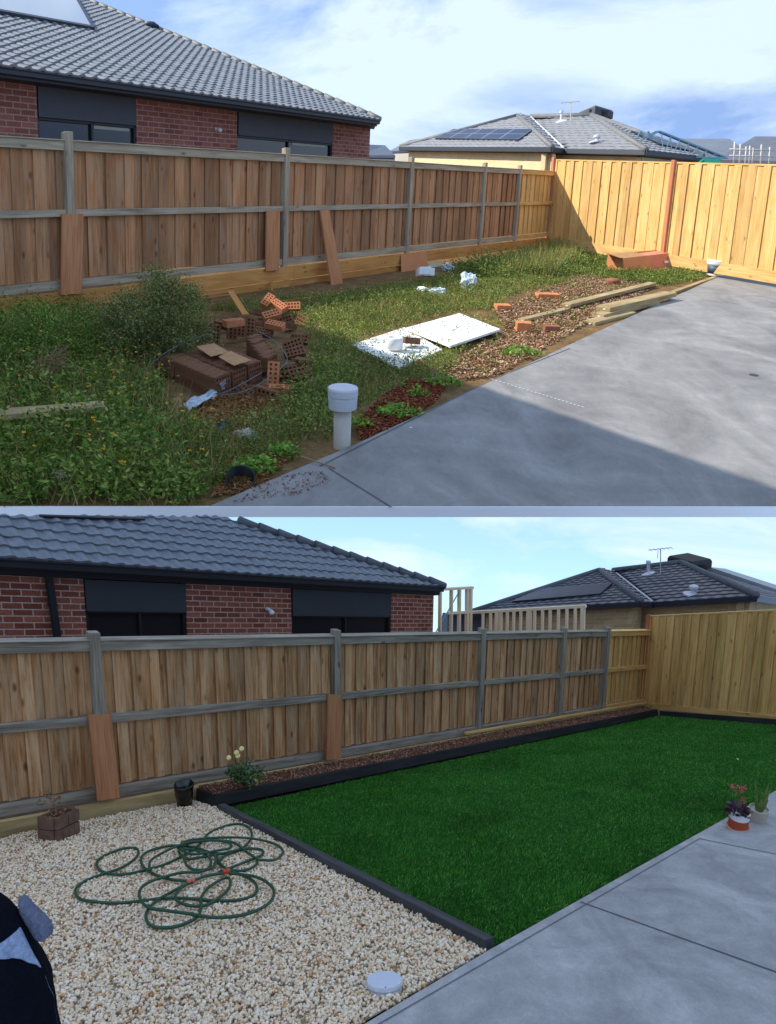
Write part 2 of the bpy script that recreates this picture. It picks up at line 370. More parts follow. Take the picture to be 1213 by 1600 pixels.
def leaves(C, D, L, W, fold=.0):               # rhombic leaves at C along D (n,3), lengths L, widths W
    n = len(C); S = np.cross(D, rdir(n)); S /= np.linalg.norm(S, axis=1, keepdims=True)+1e-9
    L = np.broadcast_to(L, n)[:, None]; W = np.broadcast_to(W, n)[:, None]
    a = C; b = C+D*L*.45+S*W*.5; c = C+D*L; d = C+D*L*.45-S*W*.5
    V = np.stack([a, b, c, d], 1).reshape(-1, 3); F = np.arange(4*n).reshape(-1, 4); return V, F
def tiled(mb, O, ea, eb, nrm, poly, tw, ch, amp=.03, lip=.025, spt=6, ph=0.):
    """courses of waved roof tiles on the plane O + a*ea + b*eb inside the 3-D polygon"""
    A = np.stack([ea, eb], 1); pts = [np.linalg.lstsq(A, np.asarray(p)-O, rcond=None)[0] for p in poly]; pp = np.array(pts)
    a0, a1 = pp[:, 0].min(), pp[:, 0].max(); b0, b1 = pp[:, 1].min(), pp[:, 1].max()
    for j in range(int(math.ceil((b1-b0)/ch))):
        y0 = b0+j*ch; y1 = y0+ch*1.03; ym = y0+ch*.5
        def span(yv):
            xs = []
            for i in range(len(pp)):
                (xa, ya), (xb, yb) = pp[i], pp[(i+1) % len(pp)]
                if (ya > yv) != (yb > yv): xs.append(xa+(yv-ya)*(xb-xa)/(yb-ya))
            return (min(xs), max(xs)) if len(xs) > 1 else None
        def top(x):
            ys = []
            for i in range(len(pp)):
                (xa, ya), (xb, yb) = pp[i], pp[(i+1) % len(pp)]
                if (xa > x) != (xb > x): ys.append(ya+(x-xa)*(yb-ya)/(xb-xa))
            return max(ys) if ys else None
        sp = span(y0+.02*ch)
        if sp is None: continue
        x0, x1 = sp; nx = max(1, int(round((x1-x0)/tw*spt))); vs = []; ok = []
        for i in range(nx+1):
            x = x0+(x1-x0)*i/nx; t = (x/tw+ph) % 1.; tp = top(min(max(x, x0+1e-4), x1-1e-4)); tp = y1 if tp is None else tp
            w = amp*(math.sin(math.pi*min(1, t/.62))**.8 if t < .62 else 0)
            jt = .004*math.sin((x//tw)*12.9+j*7.7); ya_ = min(y0-lip*.6*(w/amp if amp else 0), tp); yb_ = min(y1, tp); ok.append(yb_-ya_ > .004)
            P0 = O+ea*x+eb*ya_; P1 = O+ea*x+eb*yb_
            vs += [P0+nrm*(w-.012), P0+nrm*(w+lip+jt), P1+nrm*(w+.002+(lip if yb_ < y1-.01 else 0)*(1-(yb_-ya_)/(y1-y0+1e-6)))]
        fs = []
        for i in range(nx):
            if not (ok[i] or ok[i+1]): continue
            b = 3*i; fs += [(b, b+3, b+4, b+1), (b+1, b+4, b+5, b+2)]
        mb.add(vs, fs)
def catmull(P, n=8, closed=False):
    P = [np.asarray(p, float) for p in P]; out = []; m = len(P)
    for i in range(m-1):
        p0, p1, p2, p3 = P[max(i-1, 0)], P[i], P[i+1], P[min(i+2, m-1)]
        for k in range(n):
            t = k/n; out.append(.5*((2*p1)+(-p0+p2)*t+(2*p0-5*p1+4*p2-p3)*t*t+(-p0+3*p1-3*p2+p3)*t**3))
    out.append(P[-1]); return out

# =================================================================== UPPER YARD (before)
Y = Y1
e = Y.n  # ground normal
# ground sheet of the upper yard
def far_poly(near, ys, lo, hi): return near
A_, B_ = G(-60, 792), G(1290, 792)
M_soil1 = soilm('weedy_soil', [(.3, hx(58, 44, 30)), (.45, hx(104, 82, 54)), (.58, hx(132, 104, 68)), (.72, hx(158, 130, 92))], 3)
mb = MB(); _d = nz(V3(0, 1, .26))*.013; pts = [A_+_d, B_+_d, gz(V3(60, 18, 0)), gz(V3(150, 60, 0)), gz(V3(150, 220, 0)), gz(V3(-150, 220, 0)), gz(V3(-150, 60, 0)), gz(V3(-40, 18, 0))]
mb.slab(pts, -ZU*.02); tag(mb.build('ground', M_soil1), kind='structure')
# white rendered edge wall that holds the upper yard
p0, p1 = G(-60, 792, GH-.028), G(1290, 792, GH-.028)
ew = PL(p0, p1); q0, q1 = ew.at(-60, 808), ew.at(1290, 808); dn_ = nz(V3(0, 1, .26)); mb = MB()
mb.slab([p0, p1, q1, q0], dn_*.012)
tag(mb.build('edge_wall', plain('white_render', (.86, .86, .86), .7, .02, 2, bmp=.02)), 'long low white rendered edge between the upper and lower yards', 'wall')
A_ = A_+dn_*.02; B_ = B_+dn_*.02
# patio slab
pat = [(327, 792), (560, 692), (780, 590), (920, 524.5), (1147, 421), (1240, 426), (1290, 792)]
PT = .03
M_conc1 = concretem('patio_concrete', hx(137, 135, 131), hx(116, 114, 111), hx(156, 153, 148), .8)
mb = MB(); mb.slab([G(x, y, GH-PT)+(dn_*.013 if y > 791 else 0) for x, y in pat], -ZU*(PT+.01))
pt1 = tag(mb.build('patio', M_conc1), kind='structure')
def groove(lst, w, h, m, name):
    mb = MB(); n = Y.n
    for (x0, y0, x1, y1) in lst:
        a, b = G(x0, y0, h), G(x1, y1, h); d = nz(b-a); s = np.cross(d, n)*w/2; mb.quad([a-s, b-s, b+s, a+s])
    return tag(mb.build(name, m), kind='structure')
M_joint = plain('joint_groove', hx(92, 94, 98), .9, .1, 8, bmp=0)
M_band = plain('trowelled_edge', hx(140, 143, 150), .8, .06, 4)
groove([(514, 731, 612, 792), (500, 728, 772, 591), (772, 591, 891, 544)], .012, GH-PT-.004, M_joint, 'patio_joint')
dd = []
for i in range(24):
    t = i/24; dd.append((768+t*147, 592+t*45, 768+(t+.022)*147, 592+(t+.022)*45))
groove(dd, .02, GH-PT-.004, plain('pale_mark', hx(190, 192, 194), .9, .05, 5, bmp=0), 'patio_saw_mark')

# --- fences -------------------------------------------------
def paling_run(pl, x0, x1, step, z0, z1, m, parent, rngseed=1, w=.11, name='paling_panel', lap=True, zt=None):
    """overlapping palings between arclengths x0..x1 on plane pl (its A->B line is the fence foot)"""
    rs = random.Random(rngseed); mb = MB(); n = int(round((x1-x0)/step)); step = (x1-x0)/n; e = pl.e; N = pl.N
    for i in range(n):
        c = x0+step*(i+.5); front = (i % 2 == 0); ww = step*(1.12 if front else 1.6)+rs.uniform(-.006, .006)
        off = (.026 if front else 0)+rs.uniform(0, .006); zz1 = z1+rs.uniform(-.006, .006)
        P = pl.A+e*c-N*SGN*off
        tw = rs.uniform(-.011, .011)
        mb.box(P+ZU*(z0+zz1)/2, e*ww/2+N*tw, N*.009, ZU*(zz1-z0)/2+e*rs.uniform(-.004, .004))
    o = mb.build(name, m, parent); nb_ = MB()
    for i in range(n):
        c = x0+step*(i+.5); front = (i % 2 == 0)
        if front:
            for z in (z0+.06, (z0+z1)/2, z1-.05):
                for q in (-.25, .25): nb_.box(pl.A+e*(c+q*step)-N*SGN*.0375+ZU*z, e*.004, N*.002, ZU*.004)
    tag(nb_.build('nails', MATS.get('charcoal_metal'), o), kind='stuff')
    return o
SGN = 1
def fence_plane(a, b, h=FH): return PL(G(*a, h), G(*b, h))
LF = fence_plane((31, 456), (855, 368)); SGN = -1 if (LF.N@(-LF.A)) > 0 else 1
# make N point away from the camera so that -N*SGN is toward it
def toward(pl): return pl.N if (pl.N@(-pl.A)) > 0 else -pl.N
TL = toward(LF)
def arc(pl, px, py): p = pl.at(px, py); return (p-pl.A)[:2]@pl.e[:2]/(pl.e[:2]@pl.e[:2])
TOPZ = 1.74
def build_left_fence(label, posts, x_start, x_end, new_from, mats, pl, T, step, topz, midz, top_px=None, posth=.12, foot=.1):
    Mo, Mr, Mn = mats; e = pl.e
    base = pl.A+e*(x_start+x_end)/2; f = thing('paling_fence', label, 'fence', gz(base))
    global SGN
    SGN = -1 if (pl.N@T) > 0 else 1
    def P(x, z, o=0): return pl.A+e*x+ZU*z+T*o
    xs = [x_start]+posts+[x_end]
    for i in range(len(xs)-1):
        a, b = xs[i], xs[i+1]; isn = a >= new_from-.01
        paling_run(pl, a+.0, b-.0, step, .1, topz-.06, Mn if isn else Mo, f, 11+i)
        g = MB(); g.box((P(a, topz-.045, .06)+P(b, topz-.045, .06))/2, e*(b-a)/2*.996, T*.035, ZU*.055)
        g.box((P(a, topz+.016, .05)+P(b, topz+.016, .05))/2, e*(b-a)/2*.999, T*.065, ZU*.008); o = g.build('top_rail', Mn if isn else Mr, f, bevel=.006)
        g = MB(); g.box((P(a, midz, .06)+P(b, midz, .06))/2, e*(b-a)/2*.985, T*.03, ZU*.045); o = g.build('middle_rail', Mn if isn else Mr, f, bevel=.006)
        g = MB(); g.box((P(a, .03, .06)+P(b, .03, .06))/2, e*(b-a)/2*.985, T*.03, ZU*.055); o = g.build('bottom_rail', Mn if isn else Mr, f, bevel=.006)
    for i, x in enumerate(posts+[x_end]):
        if x >= x_end-.01: continue
        g = MB(); g.box(P(x, (topz+posth-.25)/2, .07), e*.055, T*.05, ZU*(topz+posth+.25)/2)
        g.build('post', Mr, f, bevel=.008)
    return f
M1 = (M_old, M_rail, M_new)
posts1 = [arc(LF, x, y) for x, y in ((103, 300), (441, 300), (636, 300), (751, 300), (806, 300))]
xend = arc(LF, 861, 300)
stp = (posts1[1]-posts1[0])/28
fl = build_left_fence('long weathered brown paling fence along the left of the weedy yard', posts1, arc(LF, -60, 300), xend, posts1[-1], M1, LF, TL, stp, TOPZ, .90)
# plinth boards under the fence (set proud, orange)
def plank_px(pl, T, pts_px, th, off, name, m, bevel=.006):
    q = pl.off(0); q.A = q.A+T*off; q.B = q.B+T*off
    P = [q.at(*p) for p in pts_px]; mb = MB(); mb.slab(P, -T*th); return mb
P_ = lambda x, z, o=0, pl=LF, T=TL: pl.A+pl.e*x+ZU*z+T*o
g = MB(); xs = [arc(LF, -60, 400)]+[posts1[0]+.6, posts1[1]+.2, posts1[2]+.1, posts1[3]+.2, xend-.05]
for i in range(5):
    a, b = xs[i], xs[i+1]
    for (za, zb, oo) in ((-.05, -.27, .12), (-.28, -.46, .1)):
        if i > 2 and za < -.2: continue
        g.box((P_(a, (za+zb)/2, oo)+P_(b, (za+zb)/2, oo))/2, LF.e*(b-a)/2*.999, TL*.02, ZU*(za-zb)/2)
pb = g.build('plinth_board', M_plinth1, fl, bevel=.005); 
# back fence (new)
CR = LF.A+LF.e*(xend+.02)
bp0 = gz(CR, FH); bpB = G(1182, 418, FH); BF = PL(bp0, bpB); TB = toward(BF)
bf = thing('paling_fence', 'bright new yellow pine paling fence across the back of the weedy yard', 'fence', gz((bp0+bpB)/2))
SGN = -1 if (BF.N@TB) > 0 else 1
LB = arc(BF, 1300, 330); tb = (BF.at(872, 250)-BF.A)[2]-0
zt = [(BF.at(875, 250), 0)]
def bz(px, py): p = BF.at(px, py); return BF.uv(p)[1]
tz = bz(900, 250)
xpost = arc(BF, 1048, 320)
paling_run(BF, .0, LB, stp*1.25, -.02, tz-.03, M_new, bf, 31)
P = lambda x, z, o=0: BF.A+BF.e*x+ZU*z+TB*o
g = MB(); g.box((P(0, tz-.015, -.02)+P(LB, tz-.015, -.02))/2, BF.e*LB/2, TB*.055, ZU*.02); g.build('capping_rail', M_new, bf, bevel=.005)
g = MB(); g.box((P(0, -.14, .03)+P(LB, -.14, .03))/2, BF.e*LB/2, TB*.02, ZU*.13); g.build('plinth_board', M_new, bf, bevel=.005)
for x in (.06, xpost, xpost*2):
    g = MB(); g.box(P(x, (tz+.04-.25)/2, .06), BF.e*.05, TB*.045, ZU*(tz+.04+.25)/2); g.build('post', M_pinkpost, bf, bevel=.006)

# --- neighbouring brick house -------------------------------
def brick_house(label, eaveA, eaveB, wallA, wallB, tileA, tileB, he, hw, hip_px, pitch, wins, mats, top_row, tw_n, cut=None, xl=-60, xr=None, back=9.):
    Mb, Mt, Mri, Mc, Ms = mats
    W0, W1 = G(*wallA, -hw), G(*wallB, -hw); WP = PL(W0, W1); T = toward(WP)
    E0, E1 = G(*eaveA, -he), G(*eaveB, -he); EP = PL(E0, E1)
    def ln(A, B, x): return A[1]+(B[1]-A[1])*(x-A[0])/(B[0]-A[0])
    h = thing('brick_house', label, 'house', gz((W0+W1)/2))
    # wall piers between the windows, down to the ground
    g = MB(); zb = -2.9
    def wq(xa_t, xa_b, xb_t, xb_b, rowb_a, rowb_b):   # pier: top edge on the wall top line, sides given at two rows
        a = WP.at(xa_t, ln(wallA, wallB, xa_t)); b = WP.at(xb_t, ln(wallA, wallB, xb_t)); return a, b
    xs = [xl]+[w['x0'] for w in wins]+[w['x1'] for w in wins]+[wallB[0]]; xs = sorted(xs)
    edges = [xs[i:i+2] for i in range(0, len(xs), 2)]
    def col(x): p = WP.at(x, ln(wallA, wallB, x)); return p
    def quadwall(a, b, z0, z1):     # z relative to the wall-top line
        pts = [a+ZU*z0, b+ZU*z0, b+ZU*z1, a+ZU*z1]; uv = [WP.uv(p) for p in pts]; back_ = [p-T*.11 for p in pts]
        g.add(pts+back_, [(0, 1, 2, 3), (7, 6, 5, 4), (0, 4, 5, 1), (1, 5, 6, 2), (2, 6, 7, 3), (3, 7, 4, 0)],
              [uv, uv[::-1]]+[[(uv[i][0], uv[i][1]), (uv[i][0]+.11, uv[i][1]), (uv[j][0]+.11, uv[j][1]), (uv[j][0], uv[j][1])] for i, j in ((0, 1), (1, 2), (2, 3), (3, 0))])
    for a, b in edges: quadwall(col(a), col(b), zb, .0)
    for w in wins: quadwall(col(w['x0']), col(w['x1']), zb, -w['drop'])
    # end wall turning away from the viewer
    c0 = col(wallB[0]); c1 = c0-T*back; pts = [c0+ZU*zb, c1+ZU*zb, c1, c0]; uv = [(0, zb), (back, zb), (back, 0), (0, 0)]
    g.quad(pts, uv); wall = g.build('wall', Mb, h)
    # windows
    for w in wins:
        a, b = col(w['x0']), col(w['x1']); eh = nz(b-a); L = np.linalg.norm(b-a)
        fr = MB(); fo = -T*.07
        sa = WP.off(0); za = WP.uv(WP.at(w['x0'], w['sy0']))[1]-WP.uv(a)[1]; zb2 = WP.uv(WP.at(w['x1'], w['sy1']))[1]-WP.uv(b)[1]
        zs = (za+zb2)/2; D = w['drop']
        fr.box((a+b)/2+fo-ZU*(D-.03), eh*L/2*.995, T*.03, ZU*.03)
        for p in (a+eh*.03, b-eh*.03, a+eh*L*w['mull']): fr.box(p+fo-ZU*D/2, eh*.025, T*.035, ZU*D/2)
        fr.box((a+b)/2+fo+ZU*(zs-.02), eh*L/2*.99, T*.035, ZU*.025)
        f = fr.build('window', M_frame, h)
        gl = MB(); gl.box((a+b)/2-T*.1-ZU*D/2, eh*L/2*.99, T*.004, ZU*D/2); gl.build('pane', M_glass, f)
        bl = MB(); bl.box(b-eh*L*.24-T*.085-ZU*(D*.5+.02), eh*L*.20, T*.003, ZU*(D*.5-.05))
        if w.get('blind'):
            bl = MB(); bl.box(b-eh*L*.25-T*.085+ZU*(zs-.09), eh*L*.19, T*.003, ZU*.035); bl.build('blind', M_blind, f)
        sh = MB(); sh.box((a+b)/2+T*.012+ZU*zs/2, eh*L/2*.985, T*.012, ZU*abs(zs)/2); s = sh.build('shutter', Ms, h, bevel=.004)
    # gutter, soffit
    ep = lambda x, y, o=0: EP.at(x, y)
    xr = xr or eaveB[0]
    a = G(xl, ln(eaveA, eaveB, xl), -he); b = G(xr, ln(eaveA, eaveB, xr), -he); eh = nz(b-a)
    gt = EP.uv(EP.at(tileA[0], tileA[1]))[1]-EP.uv(EP.at(tileA[0], ln(eaveA, eaveB, tileA[0])))[1]
    g = MB(); g.slab([a, b, b+ZU*gt, a+ZU*gt], -T*.1); g.box((a+b)/2+ZU*(gt-.01)+T*.015, (b-a)/2, T*.02, ZU*.014)
    g.box((a+b)/2-T*.13+ZU*.03, (b-a)/2, T*.02, ZU*.08); g.build('gutter', Mc, h, bevel=.006)
    wa, wb = col(xl), col(wallB[0]); g = MB(); g.slab([a-T*.14+ZU*.01, b-T*.14+ZU*.01, wb-T*.05+eh*.3, wa-T*.05], ZU*.015)
    for i in range(1, 6):
        t = i/6; g.box(((a-T*.14)*(1-t)+(wa)*t+(b-T*.14)*(1-t)+(wb+eh*.2)*t)/2+ZU*(0), (b-a)/2, T*.015, ZU*.012)
    g.build('soffit', Mc, h)
    # roof
    ta, tb_ = a+ZU*(gt+.0), b+ZU*(gt+.0); up = nz(-T*math.cos(pitch)+ZU*math.sin(pitch)); up = nz(up)
    nr = nz(np.cross(eh, up)); nr = nr if nr[2] > 0 else -nr
    O = ta; rp = lambda px, py: (lambda r: r*((O@nr)/(r@nr)))(ray(px, py))
    H = rp(*hip_px); Tl = rp(xl, top_row) ; 
    pol = [ta, tb_, H]
    if cut is not None: pol = [ta, tb_, rp(*cut[0]), rp(*cut[1])]
    else: pol = [ta, tb_, H, H-eh*np.linalg.norm(b-a)*1.0]
    tw = tw_n[0]; ch = tw_n[1]
    g = MB(); tiled(g, O+up*.0, eh, up, nr, pol, tw, ch, amp=tw*.14, lip=tw*.12, spt=8)
    rf = g.build('roof', Mt, h, smooth=False)
    # under-sheet so nothing shows through, and the far slope and hip end
    g = MB(); dn = -nr*.05; g.quad([p+dn for p in pol])
    bk = -T*2.*(np.linalg.norm((pol[2]-ta)-eh*((pol[2]-ta)@eh))*math.cos(pitch))
    far = [pol[3]+dn, pol[2]+dn, tb_+bk+dn, ta+bk+dn]; g.quad(far); g.quad([tb_+dn, tb_+bk+dn, pol[2]+dn]); g.build('roof_underside', Mri, rf)
    # hip cap tiles
    g = MB(); n = max(6, int(np.linalg.norm(pol[2]-tb_)/.42)); d = (pol[2]-tb_)/n
    for i in range(n if cut is None else n-1):
        p = tb_+d*i; g.tube([p+nr*.03, p+d*1.12+nr*.055], [.085, .10], 10)
    if cut is not None:
        n2 = max(6, int(np.linalg.norm(pol[3]-pol[2])/.42)); d2 = (pol[3]-pol[2])/n2
    g.build('hip_cap', Mri, rf, smooth=True)
    return h, WP, T, rp, nr, up, eh
wins1 = [dict(x0=57, x1=213, sy0=183, sy1=196, mull=.53, drop=1.55, blind=True), dict(x0=371, x1=521, sy0=212, sy1=224, mull=.51, drop=1.55, blind=True)]
h1, WP1, TW1, rp1, nr1, up1, eh1 = brick_house('red brick house with light grey tiled roof beyond the weedy yard', (31, 118), (592, 194), (31, 130.5), (579, 201), (31, 108), (595, 188), 1.30, 1.22,
    (131, 0), math.radians(25), wins1, (M_brick1, M_tile1, M_ridge, M_cord, M_shut), 0, (.30, .30), xr=594)

# --- far house builder --------------------------------------------------
def on_face(pl, px, py, lift=0): r = ray(px, py); O, n = pl; return r*((O@n)/(r@n))+n*lift
def far_house(label, P, mt, mridge, mwall, msolar, tw, ch):
    q = lambda t: G(t[0], t[1], -t[2])
    h = thing('brick_house', label, 'house', gz(q(P['E2'])))
    K = {k: q(P[k]) for k in ('E1', 'E2', 'AP', 'V', 'R0', 'R1', 'M', 'S')}
    faces = [('E1', 'E2', 'AP'), ('E2', 'V', 'R0', 'AP'), ('V', 'M', 'R1', 'R0'), ('M', 'S', 'R1')]
    pls = []; g = MB(); ug = MB()
    for f in faces:
        pts = [K[k] for k in f]; ea = nz(pts[1]-pts[0]); n = nz(np.cross(pts[1]-pts[0], pts[2]-pts[0])); n = n if n[2] > 0 else -n
        eb = nz(np.cross(n, ea)); eb = eb if eb[2] > 0 else -eb; pls.append((pts[0], n, ea, eb))
        tiled(g, pts[0], ea, eb, n, pts, tw, ch, amp=.03, lip=.045, spt=4)
        ug.quad([p-n*.04 for p in pts])
    rf = g.build('roof', mt, h)
    bk = nz(K['R1']-K['M']); far = [K['AP']-ZU*.06, K['R1']-ZU*.06]; 
    bd = 2. if Y is Y1 else 4.5; back1 = K['AP']+nz(K['AP'])*6-ZU*1.5; back2 = K['R1']+nz(K['R1'])*6-ZU*1.5
    ug.quad([far[0], far[1], back2, back1]); ug.quad([K['E1'], far[0], back1]); ug.quad([K['S'], far[1], back2]); ug.build('roof_underside', mridge, rf)
    g = MB()
    for a, b in (('E1', 'AP'), ('AP', 'E2'), ('R0', 'R1'), ('R1', 'M'), ('R1', 'S')):
        g.tube([K[a]+ZU*.05, K[b]+ZU*.05], .13, 8)
    g.build('ridge_cap', mridge, rf, smooth=True)
    g = MB(); g.tube([K['V']+ZU*.06, K['R0']+ZU*.04], .05, 6); g.build('valley_flashing', M_pvc, rf)
    g = MB()
    for a, b in (('E1', 'E2'), ('E2', 'V'), ('V', 'M'), ('M', 'S')):
        d = nz(K[b]-K[a]); g.box((K[a]+K[b])/2-ZU*.06, (K[b]-K[a])/2, nz(np.cross(d, ZU))*.05, ZU*.10)
    g.build('gutter', M_cord, h, bevel=.01)
    g = MB(); cen = (K['E1']+K['S']+K['R1'])/3
    for a, b in (('E1', 'E2'), ('E2', 'V'), ('V', 'M'), ('M', 'S')):
        pa, pb = K[a], K[b]; d = nz(pb-pa); nn = nz(np.cross(ZU, d)); nn = nn if nn@(cen-pa) > 0 else -nn
        i0 = .35 if a != 'V' else -.0; pa = pa+nn*.4+d*(.4 if a != 'V' else -3.)-ZU*.14; pb = pb+nn*.4-d*(.4 if b != 'V' else -.1)-ZU*.14
        sf_ = MB(); sf_.slab([K[a]-ZU*.1, K[b]-ZU*.1, pb+nn*.1+ZU*.03, pa+nn*.1+ZU*.03], -ZU*.02); sf_.build('soffit', M_cord, h)
        L = np.linalg.norm(pb-pa); g.slab([pa, pb, pb-ZU*4.2, pa-ZU*4.2], nn*.2)
    w = g.build('wall', mwall, h)
    me = w.data    # planar metre UVs
    ul = me.uv_layers[0].data
    for p in me.polygons:
        n = np.array(p.normal); eh = nz(np.cross(ZU, n)) if abs(n[2]) < .9 else V3(1, 0, 0)
        for li in p.loop_indices:
            c = np.array(me.vertices[me.loops[li].vertex_index].co); ul[li].uv = (c@eh, c[2]-(K['E2']-K['E1'])[2]/((K['E2']-K['E1'])@eh if abs((K['E2']-K['E1'])@eh) > .1 else 1e9)*(c@eh))
    # solar panels
    for fi, poly, nx, ny in P['solar']:
        O, n, ea, eb = pls[fi]; pts = [on_face((O, n), x, y, .12) for x, y in poly]; g = MB()
        g.slab(pts, -n*.07)
        for k in range(len(g.uv)): g.uv[k] = [(0, 0)]*len(g.uv[k])
        o = MB(); o.quad([p+n*.004 for p in pts], [(0, 0), (nx, 0), (nx, ny), (0, ny)])
        s_ = g.build('solar_array', M_frame, h); o.build('panel_glass', msolar, s_)
    O, n, ea, eb = pls[2]
    px, pt, pb = P['pipe']; b0 = on_face((O, n), px, pb); b1 = PL(b0, b0+V3(1, 0, 0)).at(px, pt); g = MB(); g.tube([b0-ZU*.1, b1], .07, 10); g.lathe(b0, [(.3, .02), (.3, .06), (.1, .12)], 12, ax=n)
    g.lathe(b1, [(.1, -.1), (.1, .02), (0, .04)], 10); g.build('flue_pipe', M_pvc, h, smooth=False)
    px, pt, pb = P['ant']; b0 = on_face((O, n), px, pb); b1 = PL(b0, b0+V3(1, 0, 0)).at(px, pt); g = MB(); g.tube([b0-ZU*.1, b1], .022, 6)
    for k in range(6): x = (k-3)*.17+.1; g.tube([b1+V3(x, -.16, -.04+.02*k), b1+V3(x, .16, -.04+.02*k)], .012, 4)
    g.tube([b1+V3(-.5, 0, -.05), b1+V3(.45, 0, .07)], .016, 5); g.tube([b1+V3(-.1, 0, -.05), b1+V3(-.1, .0, -.4)], .012, 4); g.build('antenna', M_pvcpipe, h)
    px, pt, pb = P['whirl']; b0 = on_face((O, n), px, pb); s0 = np.linalg.norm(b0)/FPX*(pb-pt); g = MB()
    g.lathe(b0, [(s0*.9, -.02), (s0*.9, .03), (s0*.25, s0*.2), (s0*.2, s0*.6), (s0*.42, s0*.62), (s0*.42, s0*.85), (.0, s0*1.05)], 14); g.build('roof_vent', M_pvc, h, smooth=False)
    (x0, y0), (x1, y1) = P['cooler']; c = K['R1']+nz(V3(K['R1'][0], K['R1'][1], 0))*.9; pl = PL(c, c+V3(1, 0, 0)); A, B, C, D = pl.at(x0, y1+3), pl.at(x1, y1+3), pl.at(x1, y0), pl.at(x0, y0)
    g = MB(); cx = (A+B)/2; w_ = np.linalg.norm(B-A)/2; hh = (D-A)[2]
    g.lathe(cx, [(w_*1.15, -.4), (w_*1.15, hh*.15), (w_*1.38, hh*.2), (w_*1.38, hh*.8), (w_*1.25, hh)], 4, ax=ZU)
    for k in range(5): g.box(cx+ZU*(hh*(.28+.1*k))+V3(0, -w_*.96, 0), V3(w_*.78, 0, 0), V3(0, .04, 0), ZU*hh*.02)
    o = g.build('evaporative_cooler', plain('cooler_'+('a' if mt is M_ftile1 else 'b'), hx(74, 74, 76) if mt is M_ftile1 else hx(30, 32, 34), .6, .1, 3), h, bevel=.03)
    return h, K, pls
far_house('cream brick house with pale grey hip roof and solar panels beyond the sunlit yellow fence', dict(
    E1=(624.6, 230.5, 1.1), E2=(862.4, 231.5, 1.1), AP=(809.3, 182.3, 3.), V=(881, 234, 1.1), R0=(829, 183.5, 3.), R1=(923.5, 181.7, 3.), M=(1009, 236, 1.1), S=(1099, 246, 1.1),
    solar=[(0, [(681, 219), (810.4, 222), (833.5, 205.4), (709, 205)], 5, 2), (3, [(985, 208), (1030, 229), (1078, 239.5), (1010, 212)], 3, 2)],
    pipe=(877.5, 174, 191), ant=(892, 160, 190), whirl=(932, 213, 224), cooler=((910, 173.5), (949, 187))), M_ftile1, M_ridge, M_cream1, M_solar, .5, .48)

# --- far roofs, roof frame and scaffold of the estate behind --------------
SRD = 2.
def small_roof(name, label, pts, hs, m, wallm, wallh=2.6):
    K = [G(x, y, -h) for (x, y), h in zip(pts, hs)]; b = thing(name, label, 'house', gz(K[0]))
    g = MB(); g.quad(K); c = K[0]-K[0]; away = nz(K[0])
    n = len(K); g.quad([K[n-1], K[n-2], K[n-2]+away*5-ZU*1., K[n-1]+away*5-ZU*1.]); o = g.build('roof', m, b)
    g = MB(); g.slab([K[0]+away*.5-ZU*.1, K[1]+away*.5-ZU*.1, K[1]+away*.5-ZU*wallh, K[0]+away*.5-ZU*wallh], away*4); g.build('wall', wallm, b)
    g = MB(); g.box((K[0]+K[1])/2-ZU*.08, (K[1]-K[0])/2, away*.06, ZU*.1); g.build('gutter', M_cord, b); return b
M_rooffar = plain('distant_roof', hx(104, 110, 120), .7, .15, 1.5, bmp=0); M_wallfar = plain('distant_wall', hx(176, 170, 160), .8, .08, 1, bmp=0)
small_roof('distant_house', 'small dark grey roof just right of the red brick corner in the weedy yard view', [(560, 243), (618, 243), (602, 227), (560, 225)], [.9, .9, 2., 2.], plain('distant_roof_dark', hx(70, 80, 92), .6, .15, 2, bmp=0), plain('distant_wall_dark', hx(84, 92, 104), .8, .1, 1, bmp=0))
small_roof('distant_house', 'pale grey roof peeking out left of the cream brick house', [(606, 237), (690, 231), (668, 215), (640, 219)], [1.6, 1.6, 3.2, 3.2], M_rooffar, M_wallfar)
small_roof('distant_house', 'wide grey roof far behind the steel roof frame', [(1062, 246), (1190, 252), (1140, 217), (1063, 216.5)], [1.5, 1.5, 3.6, 3.6], M_rooffar, M_wallfar)
small_roof('distant_house', 'dark grey roof at the right edge behind the scaffold poles', [(1118, 250), (1300, 254), (1290, 214), (1180, 213)], [1.3, 1.3, 3.3, 3.3], plain('distant_roof_mid', hx(92, 96, 104), .7, .15, 1.5, bmp=0), M_wallfar)
tr = thing('roof_frame', 'light blue steel roof trusses standing behind the right hand solar panels', 'roof frame', gz(G(1060, 246, -1.)))
M_steel = plain('blue_steel', hx(120, 158, 172), .45, .1, 3, metal=.2, bmp=0)
yy = 33.; w = PL(at(1000, 240, yy), at(1200, 246, yy+2))
for k in range(5):
    g = MB(); q = w.off(0); q.A = q.A+V3(.35, 1.1, 0)*k; q.B = q.B+V3(.35, 1.1, 0)*k; ox = k*7
    T_ = lambda x, y: q.at(x, y)
    g.bar(T_(1031-ox*.2, 205), T_(1135-ox*.3, 246), .05, .05); g.bar(T_(1031-ox*.2, 205), T_(1010-ox*.2, 216), .05, .05); g.bar(T_(1000, 243), T_(1137, 247), .05, .05)
    for j in range(7):
        x = 1034+j*14; y = 207+(x-1031)*.39; g.bar(T_(x, y), T_(x+3, 245), .03, .03); g.bar(T_(x+3, 245), T_(min(x+14, 1130), y+5), .03, .03)
    g.build('roof_truss', M_steel, tr)
g = MB()
for x in (1001, 1013): g.bar(w.at(x, 205), w.at(x-7, 216), .05, .05); g.bar(w.at(x, 205), w.at(x+7, 217), .05, .05)
g.build('gable_frame', M_steel, tr)
